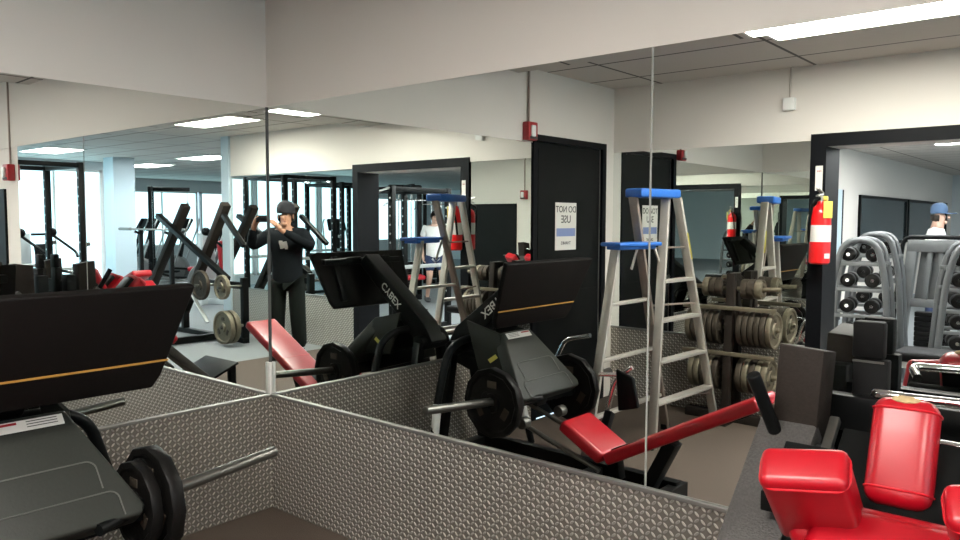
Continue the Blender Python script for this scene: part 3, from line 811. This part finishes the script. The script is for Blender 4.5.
im.part(MB().box((5.62, -1.95, .83), (.50, .24, .08), rot=(0, .35, 0), bev=.025, seg=3), 'back_pad', 'red')
im.part(MB().box((5.30, -1.95, .72), (.30, .26, .09), rot=(0, -.5, 0), bev=.025, seg=3), 'seat_pad', 'red')
g = 'iron discs on the incline lever machine'
pp = weight_plate((4.924, -2.72, .23), .205, .06, 'iron_worn', 'large worn grey iron disc low on the incline lever machine, outermost', g, 28)
dup(pp, (4.924, -2.80, .23), 0, 'large worn grey iron disc low on the incline lever machine, second from outside')
pq = weight_plate((4.952, -2.72, .72), .15, .05, 'iron_worn', 'medium worn iron disc halfway up the incline lever machine', g, 28)
pr_ = weight_plate((5.482, -2.74, .715), .19, .05, 'iron_brown', 'dark iron disc behind the medium one on the incline lever machine', g, 28)
im.part(MB().beam((5.45, -1.95, 0), (5.45, -1.95, .74), .08, .08, up=(0, 1, 0)), 'seat_post', 'black')

# barbell resting on a bench press rack
br_ = Thing('bench_press', 'black bench press rack with red bench in front of the windows', 'bench', (8.6, -3.4, 0))
for x in (8.1, 9.1):
    br_.part(MB().beam((x, -3.75, 0), (x, -3.75, 1.42), .06, .06).beam((x, -3.75, 1.30), (x, -3.65, 1.34), .04, .04), 'upright', 'black')
br_.part(MB().beam((8.1, -3.75, .3), (9.1, -3.75, .3), .06, .06).beam((8.6, -3.75, .25), (8.6, -2.65, .25), .06, .06).beam((8.6, -2.70, 0), (8.6, -2.70, .4), .06, .06), 'frame', 'black')
br_.part(MB().box((8.6, -3.15, .44), (.28, 1.15, .07), bev=.025, seg=3), 'bench_pad', 'red')
bb = Thing('barbell', 'steel barbell resting across the bench press uprights', 'barbell', (8.6, -3.68, 1.38))
bb.part(MB().cyl((7.5, -3.68, 1.378), (9.7, -3.68, 1.378), .014, 12), 'bar', 'steel')
for s in (-1, 1): bb.part(MB().cyl((8.6+s*.7, -3.68, 1.378), (8.6+s*1.1, -3.68, 1.378), .025, 12), 'sleeve', 'steel')

# white selectorised machines by the windows
def white_machine(label, x, y, rotz=0, pad='red'):
    t = Thing('seated_press_machine', label, 'weight machine', (x, y, 0), None, local=True, rotz=rotz)
    t.part(MB().prism([(-.25, -.18, 0), (.25, -.18, 0), (.17, -.18, 1.32), (-.17, -.18, 1.32)], (0, .12, 0), bev=.02), 'weight_tower', 'white_machine')
    t.part(MB().prism([(-.12, -.19, .35), (.12, -.19, .35), (.09, -.19, 1.15), (-.09, -.19, 1.15)], (0, .01, 0)), 'tower_window', 'glassdark')
    t.part(MB().beam((0, -.1, .06), (0, 1.0, .06), .10, .10).beam((-.3, .95, .04), (.3, .95, .04), .08, .08).beam((0, .5, .1), (0, .5, .42), .07, .07), 'frame', 'white_machine')
    t.part(MB().box((0, .52, .47), (.34, .38, .07), bev=.025, seg=3), 'seat', pad)
    t.part(MB().box((0, .26, .85), (.30, .08, .62), rot=(.12, 0, 0), bev=.028, seg=3), 'backrest', pad)
    for s in (-1, 1):
        t.part(MB().tube([(s*.1, 0, 1.30), (s*.38, .15, 1.30), (s*.38, .55, 1.02), (s*.30, .62, .95)], .022, 10, rad=.1), 'press_arm', 'black')
        t.part(MB().ball((s*.38, .15, 1.33), .075), 'pivot_cover', 'black')
    return t
white_machine('white seated press machine in front of the tall windows', 9.6, -2.2, 2.2, 'black_matt')
white_machine('white seated press machine beside the power rack', 10.9, -1.5, 2.0, 'black_matt')
white_machine('white seated press machine with red pads past the near column', 9.2, -5.1, 2.0)

def cable_tower(label, x, y, rotz=0, h=2.2):
    t = Thing('cable_tower', label, 'weight machine', (x, y, 0), None, local=True, rotz=rotz)
    for s in (-1, 1):
        t.part(MB().beam((s*.28, 0, 0), (s*.28, 0, h), .07, .09), 'upright', 'black')
        t.part(MB().cyl((s*.12, 0, .1), (s*.12, 0, h-.1), .012, 10), 'guide_rod', 'chrome')
    t.part(MB().beam((-.3, 0, h-.04), (.3, 0, h-.04), .08, .10).beam((-.3, 0, .05), (.3, 0, .05), .08, .10).beam((0, 0, .05), (0, 1.2, .05), .08, .08).beam((0, 0, h-.04), (0, .75, h-.04), .07, .08), 'frame', 'black')
    st_ = MB()
    for k in range(12): st_.box((0, 0, .16+.05*k), (.34, .13, .044), bev=.003)
    t.part(st_, 'weight_stack', 'black_matt')
    t.part(MB().tube([(-.55, .70, h-.42), (-.40, .70, h-.30), (.40, .70, h-.30), (.55, .70, h-.42)], .014, 10, rad=.08).cyl((0, .70, h-.30), (0, .70, h-.06), .004, 6), 'pull_down_bar', 'chrome')
    t.part(MB().box((0, .85, .50), (.34, .34, .08), bev=.025, seg=3), 'seat', 'red')
    t.part(MB().beam((0, .85, .08), (0, .85, .47), .06, .06), 'seat_post', 'black')
    return t
cable_tower('black lat pulldown tower with chrome bar standing just past the window pier', 12.0, -5.4, 2.6)
cable_tower('black lat pulldown tower in the hall beyond the back room', 9.4, -11.2, .8)
cable_tower('black lat pulldown tower left of the walking person in shorts', 7.2, -8.0, 1.0)

def cardio(label, x, y, rotz=0):
    t = Thing('elliptical_trainer', label, 'exercise machine', (x, y, 0), None, local=True, rotz=rotz)
    t.part(MB().box((0, 0, .10), (.45, 1.6, .16), bev=.05, seg=3).lathe((-.12, -.5, .38), (1, 0, 0), [(0, 0), (.30, 0), (.32, .03), (.32, .21), (.30, .24), (0, .24)], 28), 'base', 'grey_machine')
    t.part(MB().beam((0, -.45, .3), (0, -.25, 1.35), .08, .10, up=(1, 0, 0)), 'mast', 'black')
    t.part(MB().box((0, -.22, 1.42), (.42, .08, .30), rot=(-.5, 0, 0), bev=.03, seg=3), 'console', 'black_matt')
    for s in (-1, 1):
        t.part(MB().tube([(s*.26, -.45, .35), (s*.28, -.2, 1.0), (s*.27, -.02, 1.45), (s*.22, 0, 1.55)], .018, 10, rad=.1), 'handlebar', 'silver_tube')
        t.part(MB().box((s*.17, .25, .32+.08*s), (.15, .36, .05), bev=.015).beam((s*.20, .25, .30+.08*s), (s*.20, -.5, .40), .04, .05), 'pedal', 'black')
    return t
k = 0
spots = [(14.8, -5.6, 2.2, 'nearest the pier'), (13.3, -7.1, 2.2, 'second from the pier'), (14.6, -8.9, 2.2, 'third from the pier'), (10.0, -6.0, 2.4, 'alone before the pier'), (11.3, -7.3, 1.7, 'furthest from the pier'), (12.9, -6.1, 2.2, 'under the far windows beside the tower'), (15.6, -7.2, 2.4, 'closest to the far windows'),
         (10.9, 2.2, -1.2, 'by the tall windows near the racks'), (10.9, 3.8, -1.2, 'by the tall windows furthest from the racks'), (7.6, -12.6, .5, 'alone near the back wall')]
c0 = cardio('grey elliptical trainer with upright handles, '+spots[0][3], *spots[0][:3]).o
c0['group'] = 'elliptical trainers in the hall'
for x, y, rz, s in spots[1:]: dup(c0, (x, y, 0), rz, 'grey elliptical trainer with upright handles, '+s)

# dumbbell racks of the back room: silver arches with round-headed dumbbells
def dumbbell(label, r=.062):
    t = Thing('dumbbell', label, 'dumbbell', (0, 0, 0), 'dumbbells on the arched racks', local=True)
    t.part(MB().cyl((0, -.07, 0), (0, .07, 0), .014, 10), 'handle', 'chrome')
    for s in (-1, 1):
        h = t.part(MB().cyl((0, s*.05, 0), (0, s*.145, 0), r, 20, bev=.012), 'head', 'iron')
        t.part(MB().cyl((0, s*.145, 0), (0, s*.149, 0), r*.26, 14), 'end_cap', 'chrome', h)
    return t.o
db0 = None
dbn = 0
side = ['front', 'rear']
lev = ['lowest', 'second', 'third', 'fourth', 'fifth', 'sixth']
def place_db(x, y, z, rz, label):
    global db0
    if db0 is None:
        db0 = dumbbell(label); db0.location = (x, y, z); db0.rotation_euler = (0, 0, rz)
    else: dup(db0, (x, y, z), rz, label)
def arch_rack(name, x, y, h, rz, n, label, cols=(-1, 1)):
    t = Thing('dumbbell_rack', label, 'dumbbell rack', (x, y, 0), None, local=True, rotz=rz)
    for s in (-1, 1):
        t.part(MB().tube([(s*.20, -.28, 0), (s*.20, -.21, h*.75), (s*.20, -.13, h), (s*.20, .13, h), (s*.20, .21, h*.75), (s*.20, .28, 0)], .028, 12, rad=.14), 'arch_frame', 'arch')
    cb = MB()
    for k in range(n):
        z = .32+k*(h-.45)/(n-1)
        cb.beam((-.175, -.22, z-.085), (-.175, .22, z-.085), .02, .03).beam((.175, -.22, z-.085), (.175, .22, z-.085), .02, .03)
    cb.beam((-.2, -.33, .04), (.2, -.33, .04), .05, .05).beam((-.2, .33, .04), (.2, .33, .04), .05, .05)
    t.part(cb, 'cradle', 'grey_machine')
    ca, sa = math.cos(rz), math.sin(rz)
    for k in range(n):
        z = .32+k*(h-.45)/(n-1)
        for j, s in enumerate((-1, 1)):
            ly = s*.10
            place_db(x-sa*ly, y+ca*ly, z, rz+PI/2, 'black dumbbell on the %s, %s level, %s side' % (name, lev[k], side[j]))
arch_rack('silver arched rack nearest the opening', 1.62, -5.2, 1.38, 1.45, 5, 'silver arched dumbbell rack nearest the opening in the back room')
arch_rack('silver arched rack behind the first', 1.55, -6.02, 1.42, 1.45, 5, 'silver arched dumbbell rack behind the first one in the back room')
arch_rack('arched rack at the picture edge', 2.44, -5.4, 1.36, 1.3, 6, 'silver arched dumbbell rack at the right edge, stacked tall with black dumbbells')
# grey frame machine between them
gm = Thing('cable_crossover', 'grey steel frame machine with black rounded border between the arched dumbbell racks', 'weight machine', (1.98, -6.5, 0))
gm.part(MB().prism([(1.62, -6.5, 0), (1.72, -6.5, 0), (1.84, -6.5, 1.34), (1.74, -6.5, 1.34)], (0, .10, 0), bev=.01).prism([(2.24, -6.5, 0), (2.34, -6.5, 0), (2.24, -6.5, 1.34), (2.14, -6.5, 1.34)], (0, .10, 0), bev=.01).beam((1.74, -6.45, 1.30), (2.24, -6.45, 1.30), .10, .12).beam((1.66, -6.45, .72), (2.3, -6.45, .72), .08, .08).beam((1.62, -6.45, .06), (2.34, -6.45, .06), .1, .1), 'frame', 'grey_machine')
gm.part(MB().tube([(1.60, -6.42, .1), (1.70, -6.42, 1.39), (2.28, -6.42, 1.39), (2.38, -6.42, .1)], .022, 10, rad=.10), 'border_tube', 'black')
s_ = MB()
for k in range(10): s_.box((1.98, -6.45, .16+.05*k), (.30, .12, .044), bev=.003)
gm.part(s_, 'weight_stack', 'black_matt')
gm.part(MB().beam((1.90, -6.45, .7), (1.95, -6.45, 1.34), .05, .05).beam((2.08, -6.45, .7), (2.03, -6.45, 1.34), .05, .05), 'centre_strut', 'grey_machine')
gm.part(MB().prism([(1.80, -6.50, .74), (2.18, -6.50, .74), (2.13, -6.50, 1.26), (1.85, -6.50, 1.26)], (0, -.02, 0), bev=.004), 'back_panel', 'grey_machine')
# white framed machine low behind the opening
wm = Thing('leg_extension_machine', 'low white framed leg extension machine with a black seat just past the opening', 'weight machine', (2.15, -4.3, 0))
wm.part(MB().beam((1.90, -4.3, 0), (1.90, -4.3, .72), .09, .10).beam((1.90, -4.3, .05), (2.6, -4.3, .05), .10, .10).beam((1.90, -4.3, .45), (2.4, -4.3, .45), .08, .08).beam((1.90, -4.05, .05), (1.90, -4.6, .05), .1, .1), 'frame', 'white')
wm.part(MB().box((2.33, -4.3, .52), (.42, .38, .08), bev=.03, seg=3), 'seat', 'black_matt')
wm.part(MB().cyl((2.62, -4.5, .25), (2.62, -4.1, .25), .06, 20, bev=.015), 'ankle_roller', 'black_matt')
# orange ball on the floor by the opening, bin
t = Thing('medicine_ball', 'orange-brown leather medicine ball on a low black stand in the back room', 'ball', (3.75, -4.45, 0))
t.part(MB().ball((3.75, -4.45, .98), .13), 'ball', 'orange_ball')
t.part(MB().lathe((3.75, -4.45, 0), (0, 0, 1), [(0, 0), (.16, 0), (.16, .03), (.03, .05), (.03, .80), (.12, .83), (.12, .86), (0, .86)], 20), 'stand', 'black')

# ------------------------------------------------------------------ people
def skin_mesh(name, nodes, edges, m, sub=1, parent=None, base=(0, 0, 0)):
    me = bpy.data.meshes.new(name)
    keys = list(nodes)
    me.from_pydata([nodes[k][0] for k in keys], [(keys.index(a), keys.index(b)) for a, b in edges], [])
    o = bpy.data.objects.new(name, me); COL.objects.link(o)
    sk = o.modifiers.new('s', 'SKIN'); sk.use_smooth_shade = True
    for i, k in enumerate(keys):
        r = nodes[k][1]
        r = (r, r) if isinstance(r, (int, float)) else r
        me.skin_vertices[0].data[i].radius = r
        me.skin_vertices[0].data[i].use_root = (i == 0)
    ss = o.modifiers.new('u', 'SUBSURF'); ss.levels = sub; ss.render_levels = sub
    bpy.context.view_layer.update()
    ev = o.evaluated_get(bpy.context.evaluated_depsgraph_get())
    nm = bpy.data.meshes.new_from_object(ev)
    bpy.data.objects.remove(o); bpy.data.meshes.remove(me)
    nm.name = name; nm.materials.clear(); nm.materials.append(M[m]); nm.shade_smooth()
    o = bpy.data.objects.new(name, nm); COL.objects.link(o)
    if parent: o.parent = parent
    return o

def person(label, loc, rotz, J, top, bottom, topmat, botmat, skin, headgear, legs_bare=False, sleeves_long=True, logo=False):
    """local frame: facing +Y, right hand +X.  J: joint positions"""
    t = Thing('person', label, 'person', loc, None, local=True, rotz=rotz)
    P = {}
    P['pel'] = (J['pel'], (.135, .10)); P['waist'] = (J['waist'], (.125, .092)); P['chest'] = (J['chest'], (.150, .105)); P['neck0'] = (J['neck'], .066)
    P['head'] = (J['head']-V((0, 0, .045)), (.062, .07)); P['crown'] = (J['head']+V((0, 0, .045)), (.075, .09))
    E_ = [('pel', 'waist'), ('waist', 'chest'), ('chest', 'neck0'), ('neck0', 'head'), ('head', 'crown')]
    for s in 'lr':
        P['sh'+s] = (J['sh'+s], .058); P['el'+s] = (J['el'+s], .043); P['wr'+s] = (J['wr'+s], .027)
        hd = (J['ha'+s]-J['wr'+s]).normalized()
        P['pm'+s] = (J['wr'+s]+hd*.05, (.036, .022))
        P['hip'+s] = (J['hip'+s], .092); P['kn'+s] = (J['kn'+s], .060); P['an'+s] = (J['an'+s], .038); P['toe'+s] = (J['an'+s]+V((0, .13, -.04)), .032)
        E_ += [('chest', 'sh'+s), ('sh'+s, 'el'+s), ('el'+s, 'wr'+s), ('wr'+s, 'pm'+s), ('pel', 'hip'+s), ('hip'+s, 'kn'+s), ('kn'+s, 'an'+s), ('an'+s, 'toe'+s)]
        # five fingers of different lengths, curled
        side_ = J.get('side'+s, V((1, 0, 0))); fw = hd; pn = side_.cross(fw).normalized()
        for k, (off, ln) in enumerate(((-.027, .062), (-.009, .072), (.009, .066), (.027, .052))):
            b0_ = J['wr'+s]+fw*.085+side_*off
            P['f%d%s' % (k, s)] = (b0_, .0095); P['g%d%s' % (k, s)] = (b0_+fw*ln*.45+J['curl'+s]*ln*.25, .0085); P['h%d%s' % (k, s)] = (b0_+fw*ln*.55+J['curl'+s]*ln*.8, .007)
            E_ += [('pm'+s, 'f%d%s' % (k, s)), ('f%d%s' % (k, s), 'g%d%s' % (k, s)), ('g%d%s' % (k, s), 'h%d%s' % (k, s))]
        th0 = J['wr'+s]+fw*.03+J['thumb'+s]*.035
        P['t0'+s] = (th0, .012); P['t1'+s] = (th0+fw*.035+J['thumb'+s]*.02, .010); P['t2'+s] = (th0+fw*.062+J['thumb'+s]*.018+J['curl'+s]*.01, .008)
        E_ += [('wr'+s, 't0'+s), ('t0'+s, 't1'+s), ('t1'+s, 't2'+s)]
    body = skin_mesh('body', P, E_, skin, 1, t.o)
    # face
    h = J['head']; fy = J.get('look', V((0, 1, 0)))
    sx = V((fy.y, -fy.x, 0)).normalized()
    fc = MB()
    f_ = lambda a, b, c_: h+sx*a+fy*b+V((0, 0, c_))
    fc.ball(f_(0, .105, -.018), .016, (.8, 1.1, 1.5), 12)
    for s in (-1, 1): fc.ball(f_(s*.083, 0, -.005), .024, (.35, .7, 1.2), 12)
    fc.ball(f_(0, .068, -.085), .03, (1.1, .8, .8), 12)
    t.part(fc, 'facial_feature', skin, body)
    t.part(MB().ball(f_(-.033, .092, .012), .010, (1.3, .6, .7), 10).ball(f_(.033, .092, .012), .010, (1.3, .6, .7), 10), 'eye', 'eye', body)
    t.part(MB().ball(f_(0, .093, -.058), .018, (1.3, .4, .35), 12), 'mouth', 'lip', body)
    # clothes
    T_ = {}; TE = []
    T_['waist'] = (J['pel']-V((0, 0, .19)), (.178, .140)); T_['hem'] = (J['pel']-V((0, 0, .04)), (.192, .152)); T_['mid'] = (J['waist']+V((0, 0, .05)), (.180, .142)); T_['chest'] = (J['chest'], (.185, .142)); T_['nk'] = (J['neck']-V((0, 0, .055)), .085)
    TE = [('waist', 'hem'), ('hem', 'mid'), ('mid', 'chest'), ('chest', 'nk')]
    for s in 'lr':
        T_['sh'+s] = (J['sh'+s], .085)
        if sleeves_long:
            T_['el'+s] = (J['el'+s], .072); T_['wr'+s] = (J['wr'+s]-(J['wr'+s]-J['el'+s]).normalized()*.015, .040)
            TE += [('chest', 'sh'+s), ('sh'+s, 'el'+s), ('el'+s, 'wr'+s)]
        else:
            T_['el'+s] = (J['sh'+s]+(J['el'+s]-J['sh'+s])*.6, .062); TE += [('chest', 'sh'+s), ('sh'+s, 'el'+s)]
    topo = skin_mesh(top, T_, TE, topmat, 1, t.o)
    B_ = {'pel': (J['pel']+V((0, 0, .03)), (.155, .122))}; BE = []
    for s in 'lr':
        B_['hip'+s] = (J['hip'+s]-V((0, 0, .04)), .108)
        if legs_bare: B_['kn'+s] = (J['hip'+s]+(J['kn'+s]-J['hip'+s])*.8, .095); BE += [('pel', 'hip'+s), ('hip'+s, 'kn'+s)]
        else:
            B_['kn'+s] = (J['kn'+s], .098); B_['an'+s] = (J['an'+s]+V((0, 0, .02)), .085)
            BE += [('pel', 'hip'+s), ('hip'+s, 'kn'+s), ('kn'+s, 'an'+s)]
    skin_mesh(bottom, B_, BE, botmat, 1, t.o)
    for s in 'lr':
        a = J['an'+s]
        t.part(MB().box((a.x, a.y+.06, .045), (.098, .27, .09), bev=.035, seg=4).cyl((a.x, a.y-.01, .05), (a.x, a.y-.01, .11), .05, 16), 'shoe', 'shoe')
    if headgear:
        nm_, mt_, brim = headgear
        cp = MB().lathe(J['head']+V((0, -.008, .060)), (0, 0, 1), [(.094, -.03), (.100, -.01), (.100, .02), (.092, .06), (.068, .092), (.03, .108), (0, .112)], 24)
        if brim: cp.box(f_(0, .13, .03), (.14, .11, .012), rot=(0, 0, math.atan2(-fy.x, fy.y)), bev=.005)
        t.part(cp, nm_, mt_, body)
        hr_ = MB().lathe(J['head']+V((0, -.012, -.02)), (0, 0, 1), [(.060, -.055), (.086, -.03), (.096, 0), (.094, .03)], 24)
        bmesh.ops.delete(hr_.bm, geom=[v for v in hr_.bm.verts if (v.co-J['head']).dot(fy) > .015], context='VERTS')
        t.part(hr_, 'hair', 'hair', body)
    else:
        hr_ = MB().ball(J['head']+V((0, -.015, .03)), .103, (.92, 1.05, .98), 24)
        bmesh.ops.delete(hr_.bm, geom=[v for v in hr_.bm.verts if (v.co-J['head']).dot(fy) > .05 and v.co.z < J['head'].z+.06], context='VERTS')
        t.part(hr_, 'hair', 'hair', body)
    return t, topo

# the photographer: stands behind the camera, phone held up at eye height
CAM = V((3.48858, -2.38996, 1.55447)); YAW = 0.868326; PITCH = 0.0655714; ROLL = 0.00275878; FPX = 770.676
fwd_h = V((-math.cos(YAW), math.sin(YAW), 0)); right_h = V((math.sin(YAW), math.cos(YAW), 0))
prot = math.atan2(-fwd_h.x, fwd_h.y)           # local +Y -> fwd_h
pbase = CAM - fwd_h*.37 - right_h*.10; pbase.z = 0
def stand(sc=1.0, **kw):
    J = dict(pel=V((0, 0, .93)), waist=V((0, 0, 1.08)), chest=V((0, 0, 1.30)), neck=V((0, .005, 1.46)), head=V((0, .03, 1.585)),
             shl=V((-.185, 0, 1.385)), shr=V((.185, 0, 1.385)), ell=V((-.26, .0, 1.10)), elr=V((.26, .0, 1.10)), wrl=V((-.27, .08, .86)), wrr=V((.27, .08, .86)),
             hal=V((-.27, .10, .74)), har=V((.27, .10, .74)), hipl=V((-.10, 0, .88)), hipr=V((.10, 0, .88)), knl=V((-.115, .02, .49)), knr=V((.115, .02, .49)),
             anl=V((-.13, -.01, .085)), anr=V((.13, -.01, .085)), curll=V((.6, .5, 0)).normalized(), curlr=V((-.6, .5, 0)).normalized(),
             thumbl=V((0, 1, 0)), thumbr=V((0, 1, 0)), sidel=V((0, 1, 0)), sider=V((0, 1, 0)))
    J.update(kw)
    return {k: (v*sc if k[:4] not in ('curl', 'thum', 'side') else v) for k, v in J.items()}
# local phone position: camera is at (+.10, +.36, 1.554); the phone reaches .13 to the right of the lens
J = stand(elr=V((.37, .10, 1.25)), wrr=V((.285, .275, 1.47)), har=V((.235, .33, 1.56)), ell=V((-.30, .10, 1.24)), wrl=V((-.02, .285, 1.43)), hal=V((.055, .325, 1.52)),
          curlr=V((-.75, .1, .35)).normalized(), curll=V((.8, .1, .35)).normalized(), thumbr=V((-.55, -.3, .2)).normalized(), thumbl=V((.5, -.3, .1)).normalized(),
          sider=V((.2, .8, .3)).normalized(), sidel=V((.2, .8, -.3)).normalized())
pt_, top_ = person('person in a dark hooded sweatshirt and knit cap holding up a phone to the mirrors', pbase, prot, J, 'hoodie', 'trousers', 'hoodie', 'trouser', 'skin', ('knit_cap', 'cap', False))
pt_.part(MB().box((-.0, .148, 1.27), (.085, .006, .07), rot=(0, .2, 0), bev=.002).box((.03, .150, 1.30), (.04, .006, .035), bev=.002).box((-.03, .149, 1.245), (.03, .006, .04), bev=.002), 'chest_print', 'label', top_, 'pale print on the chest')
pt_.part(MB().lathe((0, -.035, 1.455), (0, -.35, 1), [(.075, -.03), (.105, 0), (.105, .04), (.08, .06), (.06, .03), (.06, -.02)], 20), 'hood', 'hoodie', top_)
ph = Thing('phone', 'black phone held sideways at eye height by the person in the hoodie', 'phone', CAM-fwd_h*.016+V((0, 0, -.036)))
Rp = Matrix((right_h, fwd_h, V((0, 0, 1)))).transposed().to_4x4()
pc = CAM-fwd_h*.016+right_h*.062
ph.part(MB().box(pc, (.145, .009, .073), bev=.004, mtx=Rp), 'case', 'phone')
ph.part(MB().box(pc-fwd_h*.005, (.128, .001, .064), mtx=Rp), 'screen', 'glassdark')
ph.part(MB().cyl(CAM-fwd_h*.0115, CAM-fwd_h*.0100, .007, 16), 'camera_lens', 'glassdark')

J = stand(knl=V((-.11, .12, .50)), anl=V((-.12, .16, .085)), knr=V((.11, .05, .49)), anr=V((.12, -.24, .085)), wrl=V((-.25, -.05, .86)), hal=V((-.25, -.04, .74)), wrr=V((.25, .18, .88)), har=V((.25, .24, .76)))
person('person in a white shirt and dark shorts walking through the back room behind the stepladder', (6.4, -8.0, 0), .9, J, 'shirt', 'shorts', 'shirt', 'navy', 'skin2', None, legs_bare=True, sleeves_long=False)
J = stand(1.02)
person('person in a blue cap and white shirt at the end of the back room', (1.55, -9.0, 0), -1.6, J, 'shirt', 'trousers', 'shirt', 'navy', 'skin2', ('cap', 'bluecap', True), sleeves_long=False)

# small white post standing in the room corner
t = Thing('corner_peg', 'small off-white plastic edge guard standing on the tread plate cap in the room corner', 'edge guard', (.0105, -.0105, ZP+.012))
t.part(MB().box((.0105, -.0105, ZP+.012+.085), (.018, .018, .17), bev=.004, seg=3), 'guard', 'label')

# ------------------------------------------------------------------ camera, world, view
cd = bpy.data.cameras.new('camera'); cam = bpy.data.objects.new('camera', cd); COL.objects.link(cam)
f = V((-math.cos(YAW)*math.cos(PITCH), math.sin(YAW)*math.cos(PITCH), -math.sin(PITCH)))
r = f.cross(V((0, 0, 1))).normalized(); up = r.cross(f)
c_, s_2 = math.cos(ROLL), math.sin(ROLL)
r2 = r*c_+up*s_2; u2 = -r*s_2+up*c_
cam.matrix_world = Matrix.Translation(CAM) @ Matrix((r2, u2, -f)).transposed().to_4x4()
cd.sensor_width = 36; cd.sensor_fit = 'HORIZONTAL'; cd.lens = FPX/960*36; cd.clip_start = .01
SC.camera = cam
wd = bpy.data.worlds.new('world'); SC.world = wd; wd.use_nodes = True
wd.node_tree.nodes['Background'].inputs[0].default_value = (.6, .8, 1, 1)
wd.node_tree.nodes['Background'].inputs[1].default_value = .6
SC.view_settings.view_transform = 'Standard'; SC.view_settings.look = 'None'
SC.view_settings.gamma = 1; SC.view_settings.use_curve_mapping = False
SC.view_settings.exposure = 1.72
SC.cycles.max_bounces = 16; SC.cycles.glossy_bounces = 12; SC.cycles.diffuse_bounces = 4
SC.cycles.sample_clamp_indirect = 6
